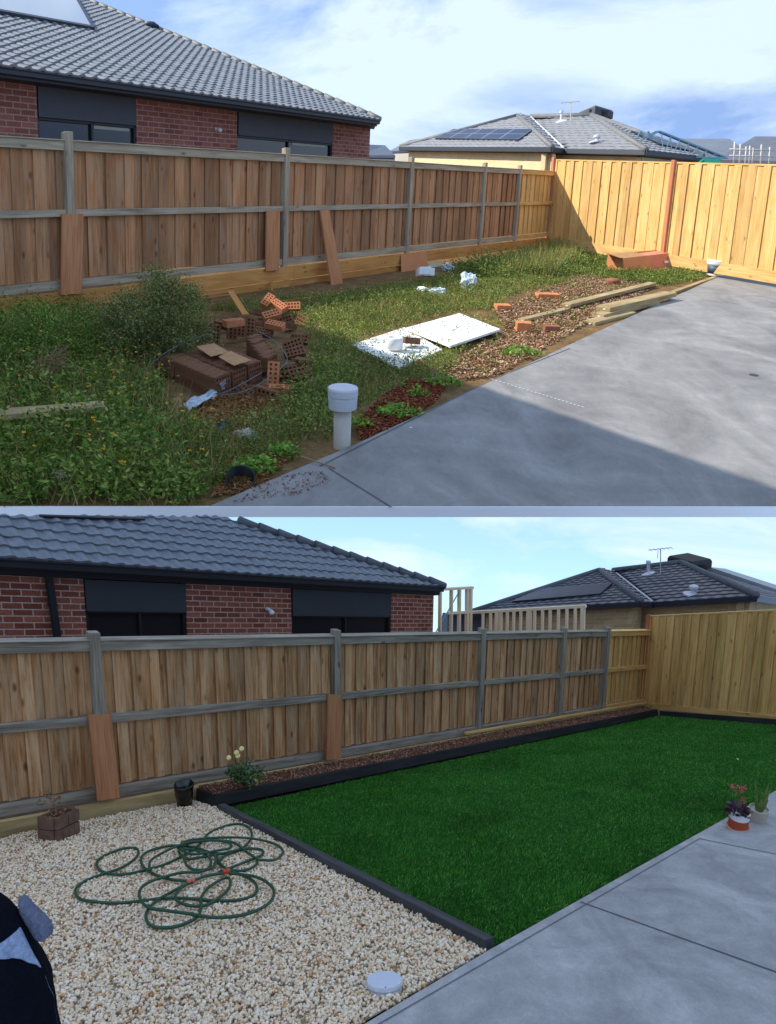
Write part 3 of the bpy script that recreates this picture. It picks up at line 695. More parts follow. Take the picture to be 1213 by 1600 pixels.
sc_ = thing('scaffold', 'thin metal scaffold poles at the far right above the yellow fence', 'scaffold', gz(G(1160, 250, -1.)))
g = MB(); w = PL(at(1100, 240, 36), at(1220, 246, 36))
for x, y in ((1148, 222), (1157, 225), (1166, 229), (1172, 228), (1177, 231), (1190, 226), (1203, 230)): g.tube([w.at(x, y), w.at(x-2, 262)], .035, 6)
for y in (233, 243): g.tube([w.at(1140, y), w.at(1210, y+2)], .03, 6)
g.build('poles', M_pvcpipe, sc_, smooth=True)
g = MB(); w = PL(at(1100, 249, 30), at(1130, 249, 30)); g.slab([w.at(1101, 250), w.at(1126, 250), w.at(1126, 290), w.at(1101, 290)], V3(0, 1.2, 0)); g.slab([w.at(1099, 247.5), w.at(1128, 247.5), w.at(1128, 250.5), w.at(1099, 250.5)], V3(0, 1.4, 0))
tag(g.build('portable_toilet', plain('teal_plastic', hx(40, 160, 130), .4, .05, 2, bmp=0), base=gz(w.at(1113, 262))), 'teal green cabin roof showing over the yellow fence', 'cabin')
# solar collector on the near roof
def roof_panel(label, rp, nr, poly, lift=.12):
    t = thing('solar_panel', label, 'solar panel', rp(*poly[0]))
    pts = [rp(*p)+nr*lift for p in poly]; g = MB(); g.slab(pts, -nr*.09); g.build('frame', M_cord, t, bevel=.006)
    c = sum(pts)/len(pts); g = MB(); g.quad([c+(p-c)*.94+nr*.004 for p in pts]); g.build('panel_glass', glassm('reflective_collector', (.10, .14, .2), .06), t)
roof_panel('solar collector lying on the light grey tiled roof at top left', rp1, nr1, [(-60, 15), (148, 50), (112, -14), (-60, -44)])
g = MB(); c = rp1(236, 44); g.blob(c+nr1*.08, (.26, .16, .12), 3, .1); tag(g.build('roof_vent', M_cord, base=c, smooth=True), 'dark rounded ridge vent on the light grey roof hip', 'roof vent')
g = MB(); c = WP1.at(337, 202); T = TW1; g.lathe(c, [(.05, 0), (.05, .04), (.03, .06), (.03, .12)], 16, ax=T); g.lathe(c+T*.1, [(.02, 0), (.05, .03), (.055, .1), (0, .13)], 16, ax=nz(T+V3(.1, 0, -.8)))
tag(g.build('wall_light', M_white, base=c, smooth=True), 'small white spotlight on the brick wall of the house with the light grey roof', 'lamp')

# --- leaning boards along the weathered fence -------------------------------
def leaning(label, pl, T, tl, tr_, br, bl, m, o_top=.12, o_bot=.2, th=.03, name='loose_board'):
    qt = pl.off(0); qt.A = qt.A+T*o_top; qt.B = qt.B+T*o_top; qb = pl.off(0); qb.A = qb.A+T*o_bot; qb.B = qb.B+T*o_bot
    P = [qt.at(*tl), qt.at(*tr_), qb.at(*br), qb.at(*bl)]; g = MB(); g.slab(P, -T*th)
    return tag(g.build(name, m, base=(P[2]+P[3])/2, bevel=.004), label, 'board')
leaning('wide upright hardwood board covering the first fence post of the weedy yard', LF, TL, (97.5, 334), (131, 334), (128.5, 459), (96, 461), M_board)
leaning('narrower upright hardwood board on the second fence post of the weedy yard', LF, TL, (417, 329), (438, 329), (437, 422), (416, 424), M_board)
leaning('hardwood board leaning askew against the middle rail of the weedy yard fence', LF, TL, (501, 329), (515, 327), (537, 446), (519, 452), M_board, .14, .5)
leaning('square sheet of brown plywood propped at the foot of the fence behind the white litter', LF, TL, (627, 399), (668, 393), (668, 427), (628, 431), plain('plywood', hx(190, 124, 78), .8, .08, 3), .16, .3, .015, 'plywood_sheet')
leaning('pale grey foam slab propped beside the plywood sheet', LF, TL, (671, 411), (690, 410), (686, 438), (664, 438), plain('foam_slab', hx(176, 172, 148), .9, .12, 5), .2, .45, .05, 'foam_slab')
for (x, y0, y1, lab) in ((410, 441, 474, 'short timber peg in front of the plinth left of the third board'), (232, 447, 478, 'grey timber peg standing among the yellow flowered weeds')):
    a = LF.at(x, y1)+TL*.2; b = LF.at(x, y0)+TL*.2; g = MB(); g.bar(a, b, .07, .04, TL); tag(g.build('peg', M_rail if x < 300 else M_plinth1, base=a, bevel=.004), lab, 'peg')
def stick(name, label, cat, a, b, w, t, m, lift=0., bevel=.004, side=None):
    g = MB(); g.bar(a+ZU*lift, b+ZU*lift, w, t, side if side is not None else np.cross(nz(b-a), Y.n)); return tag(g.build(name, m, base=(a+b)/2, bevel=bevel), label, cat)
stick('loose_board', 'brown board lying along the plinth above the brick pile', 'board', G(296, 464, GH-.22), G(366, 456, GH-.25), .09, .02, M_board)
stick('loose_board', 'short tan board leaning down onto the brick pile from the fence', 'board', G(360, 455, GH-.28), G(384, 492, GH-.1), .09, .02, M_plinth1)
stick('loose_board', 'long flat plank half buried in weeds at the left edge of the weedy yard', 'board', G(-30, 650, GH-.27), G(166, 634, GH-.22), .16, .04, M_sleeper)
stick('loose_board', 'thin weathered batten lying in the grass beyond the brick pile', 'board', G(428, 473, GH-.03), G(526, 460, GH-.03), .05, .03, M_plinth1)

# --- timber sleepers stacked by the patio ----------------------------------
def sleeper(label, near, far, wid, th, h, m=None, name='timber_sleeper', cat='timber'):
    a, b = G(*near, h), G(*far, h); d = nz(b-a); s = nz(np.cross(d, Y.n)); s = s if s[0] > 0 else -s
    t = thing(name, label, cat, (a+b)/2); g = MB(); g.box((a+b)/2-Y.n*th/2, s*wid/2, (b-a)/2, Y.n*th/2); g.build('beam', m or M_sleeper, t, bevel=.006)
    g = MB(); g.box(a+s*wid*.1-Y.n*th*.5-d*.003, s*.02, d*.002, Y.n*.009); g.build('end_tag', M_white, t); return t
sleeper('longest timber sleeper lying on the far side of the stack', (885, 474.5), (1020, 441), .16, .06, GH-.1)
sleeper('short timber sleeper lying lowest at the left end of the stack', (815, 498), (886, 481), .12, .05, GH-.06)
sleeper('wide timber sleeper on top of the stack beside the patio', (943, 479), (1048, 456), .24, .07, GH-.16)
sleeper('timber sleeper in the middle of the stack under the wide one', (935, 490), (1024, 468), .2, .07, GH-.09)
sleeper('small timber sleeper end at the bottom front of the stack', (921, 502), (985, 486), .2, .06, GH-.05)
sleeper('thin timber edging running on from the stack towards the paint bucket', (1052, 455), (1117, 432), .1, .05, GH-.05)

# --- bricks -------------------------------------------------------------------
M_hbrick = islandm('hollow_brick_clay', [(0, hx(150, 96, 68)), (1, hx(150, 96, 68))], .9, 30, .4, .2)
M_hbrickd = plain('hollow_brick_dusty', hx(120, 84, 62), .95, .3, 14, bmp=.4, spec=.1)
M_hbricko = plain('hollow_brick_orange', hx(190, 122, 84), .95, .2, 14, bmp=.4, spec=.1)
def brick_mesh(m, name='hollow_brick', L=.23, W=.11, H=.076):
    g = MB(); nx, ny = 5, 2; r = .0135; xs = np.linspace(-L/2+.01, L/2-.01, nx+1); ys = np.linspace(-W/2+.008, W/2-.008, ny+1)
    for sgn in (1, -1):
        z = sgn*H/2
        for i in range(nx):
            for j in range(ny):
                x0, x1, y0, y1 = xs[i], xs[i+1], ys[j], ys[j+1]; cx, cy = (x0+x1)/2, (y0+y1)/2; k = 8; vo = []; vi = []
                for q in range(k):
                    t = math.pi/4+2*math.pi*q/k; c_, s_ = math.cos(t), math.sin(t); mm = max(abs(c_), abs(s_)); vo.append((cx+c_/mm*(x1-x0)/2, cy+s_/mm*(y1-y0)/2, z)); vi.append((cx+c_*r, cy+s_*r, z))
                vb = [(x, y, 0) for x, y, _ in vi]
                f = [(q, (q+1) % k, k+(q+1) % k, k+q) for q in range(k)]+[(k+q, k+(q+1) % k, 2*k+(q+1) % k, 2*k+q) for q in range(k)]
                if sgn < 0: f = [t[::-1] for t in f]
                g.add(vo+vi+vb, f)
        X, Yy = L/2, W/2; a, b = xs[0], xs[-1]; c, d = ys[0], ys[-1]
        o = [(-X, -Yy, z), (X, -Yy, z), (X, Yy, z), (-X, Yy, z), (a, c, z), (b, c, z), (b, d, z), (a, d, z)]
        f = [(0, 1, 5, 4), (1, 2, 6, 5), (2, 3, 7, 6), (3, 0, 4, 7)]; f = f if sgn > 0 else [t[::-1] for t in f]; g.add(o, f)
    X, Yy, Z = L/2, W/2, H/2
    v = [(-X, -Yy, -Z), (X, -Yy, -Z), (X, Yy, -Z), (-X, Yy, -Z), (-X, -Yy, Z), (X, -Yy, Z), (X, Yy, Z), (-X, Yy, Z)]
    g.add(v, [(0, 1, 5, 4), (1, 2, 6, 5), (2, 3, 7, 6), (3, 0, 4, 7)]); return g
PB = brick_mesh(None).build('hollow_brick', M_hbrickd); PBo = brick_mesh(None).build('hollow_brick', M_hbricko); used = {}
def put_brick(c, x, z, label, group=None, proto=None, sc=1.):
    """c centre, x long axis, z bed-face normal (yard coordinates)"""
    proto = proto or PB; x = nz(x); z = nz(np.asarray(z)-x*(np.asarray(z)@x)); y = np.cross(z, x)
    first = proto.name not in used; o = proto if first else proto.copy()
    if not first: COL.objects.link(o)
    used[proto.name] = 1; o.matrix_world = Y.F@basis(x*sc, y*sc, z*sc, c); tag(o, label, 'brick', group); return o
n = Y.n
c0, c1, c3 = G(333, 592, GH-.22), G(408, 563, GH-.22), G(255, 557, GH-.20)
u = c1-c0; v = c3-c0; un, vn = nz(u), nz(v); nu = max(2, int(round(np.linalg.norm(u)/.235))); nv = max(4, int(round(np.linalg.norm(v)/.082)))
su, sv = np.linalg.norm(u)/nu, np.linalg.norm(v)/nv
ORD = 'first second third fourth fifth sixth seventh eighth ninth tenth eleventh twelfth thirteenth fourteenth fifteenth sixteenth seventeenth eighteenth'.split()
lab_s = 'dark hollow brick packed in the strapped stack on the weeds'; grp = 'bricks packed in the strapped stack'
for i in range(nu):
    for j in range(nv):
        for k in range(2):
            if k == 0 and 0 < j < nv-1 and 0 < i < nu-1: continue
            c = c0+un*su*(i+.5)+vn*sv*(j+.5)-n*(.055+.11*(1-k))+rng.normal(0, .003, 3)
            put_brick(c, un+rng.normal(0, .012, 3), vn+rng.normal(0, .02, 3), 'dark hollow brick in the %s layer of the strapped stack, %s row, %s column' % (('lower', 'upper')[k], ORD[j], ('left', 'second', 'third', 'fourth', 'fifth')[i]), grp, sc=min(1, su/.232))
d0, d1, d3 = G(413, 561, GH-.2), G(448, 545, GH-.2), G(388, 527, GH-.2)
u2, v2 = nz(d1-d0), nz(d3-d0); m2 = max(3, int(np.linalg.norm(d3-d0)/.082)); l2 = np.linalg.norm(d3-d0)/m2
for j in range(m2):
    for k in range(2): put_brick(d0+u2*.115+v2*l2*(j+.5)-n*(.055+.11*(1-k))+rng.normal(0, .004, 3), u2+rng.normal(0, .02, 3), v2+rng.normal(0, .03, 3), 'dusty hollow brick in the %s layer of the smaller right block, %s row' % (('lower', 'upper')[k], ORD[j]), 'bricks in the smaller block')
view = lambda p: nz(-np.asarray(p))
for (px, py, zz, lab) in ((322, 541, .0, 'brick standing on end at the left of the back row'), (337, 541, .02, 'second brick from the left standing on end in the back row'), (364, 535, .03, 'brick standing on end in the middle of the back row'),
                          (377, 533, .05, 'brick standing on end behind the loose brick on the stack'), (391, 531, .03, 'brick standing on end at the right of the back row')):
    p = G(px, py)+n*(.12+zz); put_brick(p, ZU+V3(.06, 0, 0), nz(V3(view(p)[0], view(p)[1], 0))+V3(.3, 0, 0), lab)
R = lambda a: V3(math.cos(math.radians(a)), math.sin(math.radians(a)), 0)
for (px, py, zz, xa, za, pr, lab) in (
    (367, 541, .27, R(40)+V3(0, 0, .2), n, PBo, 'loose hollow brick lying flat on top of the strapped stack'),
    (419, 496, .22, R(60)+V3(0, 0, .9), V3(.2, -1, .6), PBo, 'orange brick tipped upright at the top of the loose heap'),
    (437, 499, .18, R(-30)+V3(0, 0, -.5), V3(.1, -.8, .8), PBo, 'orange brick slanting down beside the tipped one'),
    (457, 495, .14, R(6)+V3(0, 0, .1), V3(.0, -1, .35), PBo, 'orange brick on its side at the far right of the heap with holes facing out'),
    (425, 512, .16, R(25)+V3(0, 0, .35), V3(.2, -1, .8), PBo, 'orange brick lying across the middle of the loose heap'),
    (431, 528, .15, R(-14)+V3(0, 0, -.15), V3(.1, -.7, 1.), PBo, 'large orange brick with ten holes at the front of the loose heap'),
    (405, 500, .1, R(80), n, PB, 'dusty brick behind the tipped orange brick'), (452, 518, .08, R(70), V3(.2, -.1, 1), PB, 'greyish brick half hidden under the heap'),
    (469, 537, .05, R(-10), V3(0, -1, .4), PB, 'brick sunk in weeds right of the heap'), (461, 560, .06, R(20)+V3(0, 0, .3), V3(0, -1, .6), PB, 'brick leaning in the weeds right of the stack'),
    (428, 603, .12, V3(.02, .05, 1), V3(.1, -1, .1), PBo, 'brick standing upright in front of the stack'), (448, 594, .08, R(15)+V3(0, 0, .2), V3(.2, -1, .3), PB, 'brick leaning behind the upright one'),
    (468, 595, .07, R(30)+V3(0, 0, .25), V3(.2, -1, .5), PB, 'brick beside the blue scrap in front of the heap'), (440, 616, .04, R(5), V3(0, -.35, 1), PBo, 'brick lying flat at the foot of the upright brick'),
    (406, 616, .04, R(60), n, PB, 'dark brick end lying on the straw in front of the stack'), (262, 586, .1, R(50)+V3(0, 0, .35), V3(-.4, -.4, 1), PB, 'brick sloping off the left end of the stack'),
    (278, 592, .1, R(52)+V3(0, 0, .35), V3(-.4, -.4, 1), PB, 'second brick sloping off the left end of the stack'), (250, 580, .06, R(50)+V3(0, 0, .3), V3(-.4, -.4, 1), PB, 'outermost brick fallen off the left end of the stack'),
    (412, 586, .07, R(70), V3(.6, -.6, .3), PB, 'brick wedged in the strap loop right of the stack'), (345, 607, .04, R(-20), V3(0, -1, .1), PB, 'brick under the front corner of the stack')):
    put_brick(G(px, py)+n*zz, xa, za, lab, proto=pr)
for (px, py, zz, lab) in ((398, 512, .06, 'half buried brick behind the right end of the back row'), (412, 526, .05, 'dusty brick between the back row and the loose heap'), (446, 508, .06, 'dusty brick under the slanting orange brick'),
    (476, 505, .04, 'outlying brick at the far right edge of the rubble'), (458, 546, .05, 'dusty brick lying between the stack and the sunk brick'), (478, 574, .04, 'outlying brick in the weeds near the vent pipe'), (474, 612, .04, 'brick in the straw right of the blue scrap'),
    (420, 622, .03, 'brick lying on the straw below the upright brick'), (386, 618, .03, 'dark brick flat on the straw in front of the stack'), (300, 532, .06, 'brick at the left edge of the back row under the bush'), (350, 520, .1, 'brick lying behind the back row by the short board')):
    put_brick(G(px, py)+n*zz, R(rng.uniform(0, 360))+V3(0, 0, rng.uniform(-.5, .5)), rdir(1)[0]*.9+V3(0, -.6, .4), lab)
def solid_block(name, label, pxy, zz, xa, dims, m, cat='brick'):
    x = nz(xa); z = Y.n; y = np.cross(z, x); x = np.cross(y, z); c = G(*pxy)+z*zz; g = MB(); g.box(c, x*dims[0]/2, y*dims[1]/2, z*dims[2]/2)
    return tag(g.build(name, m, base=c, bevel=.008), label, cat)
M_claybr = plain('orange_clay', hx(200, 128, 82), .9, .2, 10); M_claydk = plain('brown_clay', hx(150, 92, 70), .9, .25, 10)
solid_block('brick', 'tan brick lying flat on the bark left of the sleepers', (855, 466), .04, R(8), (.40, .22, .09), M_claybr)
solid_block('brick', 'small orange brick at the edge of the bark above the white board', (785, 484), .04, R(10), (.24, .2, .09), M_claybr)
solid_block('brick', 'chunky orange broken brick in front of the sleepers', (817, 519), .07, R(0), (.20, .16, .14), M_claybr)
solid_block('brick', 'long dark broken brick right of the chunky orange one', (861, 518), .04, R(8), (.22, .12, .09), M_claydk)
for (px, py, s, lab) in ((958, 445, .15, 'round brown clod on the bark beyond the sleepers'), (656, 572, .07, 'small dark clod below the white board'), (383, 686, .09, 'pale grey stone in the weeds near the black bucket'), (96, 757, .09, 'pale stone half hidden by leaves at bottom left of the weedy yard')):
    c = G(px, py)+ZU*s*.3; g = MB(); g.blob(c, (s, s*.8, s*.6), 3, .18, 2.5, px); tag(g.build('stone' if s < .12 and px != 656 else 'clod', plain('stone_pale', hx(170, 160, 146), .9, .2, 20) if 'pale' in lab else M_claydk, base=c, smooth=True), lab, 'stone')
# straps
def strap(pts, label):
    P = catmull([G(x, y, GH-h) for x, y, h in pts], 8); g = MB(); g.tube(P, .0042, 6); tag(g.build('packing_strap', plain('grey_strap', hx(96, 106, 112), .5, .05, 4, bmp=0), base=P[0], smooth=True), label, 'strap')
strap([(230, 577, .12), (256, 553, .25), (300, 530, .32), (330, 522, .36)], 'grey strap running from the weeds over the back of the stack')
strap([(344, 618, .12), (380, 612, .1), (415, 594, .12), (447, 567, .16), (444, 550, .22), (425, 530, .24), (400, 516, .28)], 'grey strap looping round the right end of the stack')
strap([(290, 588, .08), (318, 602, .1), (344, 615, .1), (378, 600, .16), (410, 582, .15)], 'grey strap sagging along the front of the stack')
strap([(437, 578, .2), (446, 569, .22), (462, 567, .2)], 'short blue grey strap end sticking out right of the stack')
# flat litter
def sheet(name, label, cat, poly, m, h=.01, amp=.0, th=.004, nsub=6, seed=0):
    """crumpled thin sheet from a 4-corner footprint (pixels + height)"""
    C4 = [G(x, y, GH-z) for x, y, z in poly]; rs = random.Random(seed); N = nsub; vs = []; fs = []
    for i in range(N+1):
        for j in range(N+1):
            s, t = i/N, j/N; p = (C4[0]*(1-s)+C4[1]*s)*(1-t)+(C4[3]*(1-s)+C4[2]*s)*t; vs.append(p+Y.n*(h+rs.uniform(-amp, amp))+V3(rs.uniform(-amp, amp), rs.uniform(-amp, amp), 0)*.6)
    fs = [(i*(N+1)+j, (i+1)*(N+1)+j, (i+1)*(N+1)+j+1, i*(N+1)+j+1) for i in range(N) for j in range(N)]
    g = MB(); g.add(vs, fs, [[(vs[k]@V3(1, 0, 0), vs[k]@V3(0, 1, 0)) for k in f] for f in fs]); o = g.build(name, m, base=C4[0]); md = o.modifiers.new('thick', 'SOLIDIFY'); md.thickness = th; return tag(o, label, cat)
M_card = plain('cardboard', hx(170, 130, 88), .9, .1, 6, bmp=.1); M_foil = plain('silver_foil', hx(178, 190, 200), .4, .15, 10, bmp=.3)
sheet('cardboard_sheet', 'tan cardboard sheet on the back half of the strapped stack', 'cardboard', [(307, 545, .25), (335, 540, .25), (360, 554, .25), (330, 561, .25)], M_card, .02, .004)
sheet('cardboard_sheet', 'tan cardboard sheet on the front edge of the strapped stack', 'cardboard', [(342, 563, .25), (361, 554, .25), (394, 568, .25), (366, 577, .25)], M_card, .03, .003)
sheet('cardboard_scrap', 'small tan cardboard scrap left of the silver wrapping', 'cardboard', [(266, 626, .02), (282, 622, .08), (286, 638, .05), (273, 642, .01)], M_card, .01, .004)
sheet('silver_wrap', 'long strip of crumpled silver wrapping on the straw', 'wrapping', [(286, 634, .02), (334, 612, .12), (340, 620, .08), (296, 645, .02)], M_foil, .02, .02, nsub=8, seed=3)
sheet('silver_wrap', 'upright flap of silver wrapping at the front corner of the stack', 'wrapping', [(336, 607, .08), (354, 598, .18), (350, 610, .08), (340, 616, .04)], M_foil, .02, .015, seed=5)
sheet('plastic_scrap', 'bright blue plastic scrap beside the bricks', 'scrap', [(467, 606, .02), (480, 600, .05), (486, 606, .03), (474, 611, .01)], plain('blue_plastic', hx(50, 120, 190), .4, .1, 5), .02, .01, seed=8)
sheet('plastic_scrap', 'black and grey plastic scrap on the straw above the bucket', 'scrap', [(338, 670, .02), (352, 660, .08), (362, 668, .05), (346, 678, .02)], plain('dark_plastic', hx(56, 66, 76), .4, .3, 5), .02, .015, seed=9)
sheet('plastic_scrap', 'teal plastic scrap among the leaves right of the pipe ring', 'scrap', [(247, 707, .02), (262, 703, .03), (268, 714, .03), (252, 718, .02)], plain('teal_scrap', hx(70, 96, 104), .5, .2, 5), .03, .01, seed=10)
# white boards on the ground
M_wboard = plain('white_board', (.80, .80, .77), .8, .08, 6, bmp=.2)
def board(label, poly, z, th=.03):
    P = [G(x, y, GH-z) for x, y in poly]; g = MB(); g.slab(P, -Y.n*th); return tag(g.build('white_board', M_wboard, base=P[0], bevel=.004), label, 'board')
board('white board lying farther from the pipe with weeds over its far corner', [(634, 512), (718, 489), (782, 514), (704, 540)], .10)
board('white board lying nearer under the short white pipe', [(550, 538), (632, 511), (692, 546), (624, 574)], .05)
g = MB(); c = G(617, 545, GH-.075); g.lathe(c, [(.088, 0), (.09, .10), (.092, .125), (.086, .135), (.068, .135), (.066, .06), (0, .06)], 36, ax=Y.n, wob=lambda t, i: .02*math.sin(2*t)); tag(g.build('pipe_collar', M_white, base=c, smooth=True), 'short wide white pipe collar standing on the nearer white board', 'pipe')
put_brick(G(641, 532, GH-.13), R(38), V3(.1, 0, 1), 'hollow brick lying on the white board beside the short white pipe')
# yard riser pipe
rp_ = thing('vent_pipe', 'tall grey pipe with a wide white cap standing at the patio edge', 'pipe', G(534.5, 699))
g = MB(); b0 = G(534.5, 699); H = (PL(b0, b0+V3(1, 0, 0)).at(534, 600)-b0)[2]; rr = 13.5/FPX*b0[1]
g.lathe(b0, [(rr*.96, -.02), (rr, 0), (rr, H*.72)], 36, ax=Y.n); g.build('pipe', M_pvcpipe, rp_, smooth=True)
R2_ = 23/FPX*b0[1]; zc = H*.66; S_ = H-zc
g = MB(); g.lathe(b0, [(rr*1.02, zc), (R2_*.93, zc), (R2_*.97, zc+S_*.5), (R2_*.97, zc+S_*.52), (R2_*.9, zc+S_*.55), (R2_*.9, zc+S_*.6), (R2_, zc+S_*.62), (R2_, zc+S_*.9), (R2_*.96, zc+S_*.97), (R2_*.85, zc+S_), (R2_*.8, zc+S_*.985), (0, zc+S_*.985)], 48, ax=Y.n); g.build('cap', M_pvc, rp_, smooth=False, bevel=0)
# tipped black bucket
g = MB(); c = G(376, 748, GH-.06); ax = nz(V3(.15, -.9, .75)); g.lathe(c, [(.075, -.2), (.095, .0), (.1, .005), (.1, .012), (.09, .012), (.07, -.19), (0, -.19)], 36, ax=ax)
g.tube([c+ax*.01+V3(-.09, -.02, 0), c+ax*.06+V3(-.04, -.07, -.03), c+ax*.04+V3(.04, -.08, -.02)], .003, 5); tag(g.build('bucket', plain('black_plastic', hx(16, 17, 18), .45, .1, 4, bmp=.05), base=c, smooth=True), 'black plastic bucket tipped over at the corner of the patio', 'bucket')
# thin pipe ring
g = MB(); c = G(231, 699, GH-.1); ax = nz(V3(.2, -1, .35)); g.lathe(c, [(.055, 0), (.06, 0), (.06, .05), (.055, .05), (.055, 0)], 30, ax=ax); tag(g.build('pipe_ring', M_pvcpipe, base=c, smooth=True), 'thin beige pipe ring lying in the leaves', 'pipe')
# paint bucket by the back fence
b0 = G(1117, 430, GH-.05); s = b0[1]/FPX; pbk = thing('paint_bucket', 'white paint bucket with a dark label at the far end of the patio', 'bucket', b0)
g = MB(); g.lathe(b0, [(s*11.5, 0), (s*13.5, s*17), (0, s*17)], 30, ax=Y.n); g.build('tub', M_white, pbk, smooth=False)
g = MB(); g.lathe(b0, [(s*14.6, s*15.5), (s*15, s*17), (s*15, s*20.5), (s*14, s*21.5), (0, s*21.5)], 30, ax=Y.n); g.build('lid', M_white, pbk)
g = MB(); g.lathe(b0, [(s*12.15, s*3), (s*13.4, s*14)], 30, ax=Y.n); g.v = g.v; g.build('tub_label', plain('dark_print', hx(70, 84, 100), .5, .5, 4, bmp=0), pbk, smooth=True)
# long cardboard carton
M_carton = plain('carton_orange', hx(212, 140, 92), .85, .1, 3, bmp=.05); M_pinkc = plain('carton_pink', hx(214, 134, 108), .85, .12, 2, bmp=.05)
cb = thing('cardboard_box', 'long collapsed orange and pink cardboard carton by the yellow fence', 'box', G(1000, 424))
A0, B0 = G(975, 428), G(1072, 420); ub = nz(B0-A0); wb = nz(np.cross(Y.n, ub)); wb = wb if wb[1] > 0 else -wb; hh = .38*1.0
T0, T1 = A0+Y.n*.33+wb*.1, B0+Y.n*.40+wb*.15; Bk0, Bk1 = A0+wb*.5, B0+wb*.5; Tb0, Tb1 = Bk0+Y.n*.38, Bk1+Y.n*.42
A1 = A0*.55+B0*.45; T_m = T0*.62+T1*.38
g = MB(); g.slab([A0, A1, T_m, T0], wb*.01); g.slab([Bk0, Bk1, Tb1, Tb0], wb*.01); g.slab([A0, T0, Tb0, Bk0], ub*.01); g.build('carton_body', M_carton, cb)
g = MB(); g.slab([A1+Y.n*.002, B0, T1, T_m], wb*.01); g.slab([T_m, T1, Tb1, T_m+wb*.38], -Y.n*.01); g.build('printed_side', M_pinkc, cb)
g = MB(); pc = (A1+B0+T_m+T1)/4-wb*.012+ub*-.1; nn = nz(np.cross(T_m-A1, B0-A1)); nn = nn if nn[1] < 0 else -nn; upb = nz((T_m-A1)-ub*((T_m-A1)@ub)); g.slab([pc+nn*.012-ub*.1-upb*.03, pc+nn*.012+ub*.1-upb*.03, pc+nn*.012+ub*.1+upb*.03, pc+nn*.012-ub*.1+upb*.03], -nn*.004); g.build('paper_label', M_white, cb)
g = MB(); g.slab([T0, T0-ub*.24+Y.n*.02-wb*.1, Tb0-ub*.3+Y.n*.06, Tb0], Y.n*.01); g.build('flap', M_card, cb); g = MB(); g.slab([T0, T_m, Tb0*.62+Tb1*.38, Tb0], -Y.n*.01); g.build('top_panel', M_card, cb)
# crumpled white litter
M_trans = plain('clear_wrap', hx(200, 212, 214), .25, .25, 12, bmp=.4)
for (px, py, w_, h_, lab, m, nm, cat) in ((665, 440, 15, 22, 'bright white foam lump by the plywood sheet', M_wboard, 'foam_lump', 'foam'), (684, 462, 12, 12, 'small crumpled pale bag in the grass below the white foam', M_trans, 'plastic_bag', 'bag'), (660, 458, 12, 9, 'flat white foam piece under the bright foam lump', M_wboard, 'foam_piece', 'foam'),
                                       (731, 452, 11, 26, 'upright crumpled clear wrap with a blue tint in the grass', M_trans, 'plastic_wrap', 'wrapping'), (700, 424, 9, 12, 'small white and blue litter under the grey peg', M_trans, 'litter', 'litter')):
    b0 = G(px, py); s = b0[1]/FPX; g = MB(); c = b0+ZU*s*h_*.45
    if nm == 'foam_lump':
        for k in range(5): g.box(c+V3(rng.uniform(-.4, .4)*w_*s, rng.uniform(-.1, .1), rng.uniform(-.25, .35)*h_*s), V3(w_*s*.55, .02, .01), V3(-.02, .08, 0), ZU*h_*s*.25)
    else: g.blob(c, (w_*s, w_*s*.7, h_*s*.5), 3, .3, 2.6, px)
    tag(g.build(nm, m, base=b0, bevel=.01 if nm == 'foam_lump' else 0), lab, cat)

# --- weeds, grass, bark ----------------------------------------------------------
GREEN_A = leafm('weed_leaf_dark', [(0, hx(60, 88, 26)), (.45, hx(98, 130, 44)), (.8, hx(132, 158, 64)), (1, hx(168, 172, 92))], patch=.9)
GREEN_B = leafm('weed_leaf_light', [(0, hx(72, 92, 34)), (.5, hx(110, 132, 52)), (.85, hx(146, 158, 76)), (1, hx(180, 174, 104))], patch=.7)
GREEN_BUSH = leafm('bush_leaf', [(0, hx(66, 80, 34)), (.5, hx(108, 120, 58)), (.85, hx(146, 150, 90)), (1, hx(176, 166, 116))])
GREEN_D = leafm('clover_leaf', [(0, hx(80, 124, 36)), (.6, hx(120, 164, 56)), (1, hx(152, 186, 78))])
STRAW = leafm('dry_straw', [(0, hx(120, 92, 58)), (.5, hx(168, 132, 86)), (1, hx(206, 172, 122))], .9, .1)
def px2g(poly, h=None): return [G(x, y, h) for x, y in poly]
def tufts(poly, n, npl, hmin, hmax, lf, spread, p=1.2, flat=.0, C=None, hfun=None):
    C = scatter(px2g(poly), n, p) if C is None else C; n = len(C)
    hs = rng.uniform(hmin, hmax, n)*(.55+.45*rng.random(n))
    if hfun is not None: hs = hs*hfun(C)
    i = np.repeat(np.arange(n), npl); m = len(i); ns = 5
    sid = rng.integers(0, ns, m); ang = rng.uniform(0, 2*np.pi, (n, ns)); ln = rng.uniform(.2, 1., (n, ns))
    t = rng.random(m)**.8; a = ang[i, sid]; l = ln[i, sid]; rad = spread*l*t*(.6+hs[i])
    P = C[i]+np.column_stack([np.cos(a)*rad, np.sin(a)*rad, hs[i]*t*(1.1-.5*l)])+rng.normal(0, .012, (m, 3)); P[:, 2] += .01
    D = rdir(m); D[:, 2] = np.abs(D[:, 2])*.7+flat; D[:, :2] += np.column_stack([np.cos(a), np.sin(a)])*.5; D /= np.linalg.norm(D, axis=1, keepdims=True)
    L = lf*rng.uniform(.6, 1.4, m)*(1+np.hypot(P[:, 0], P[:, 1])*.035); V, F = leaves(P, D, L, L*rng.uniform(.3, .55, m)); return V, F
def join(parts):
    Vs, Fs, o = [], [], 0
    for V, F in parts: Vs.append(V); Fs.append(F+o); o += len(V)
    return np.concatenate(Vs), np.concatenate(Fs)
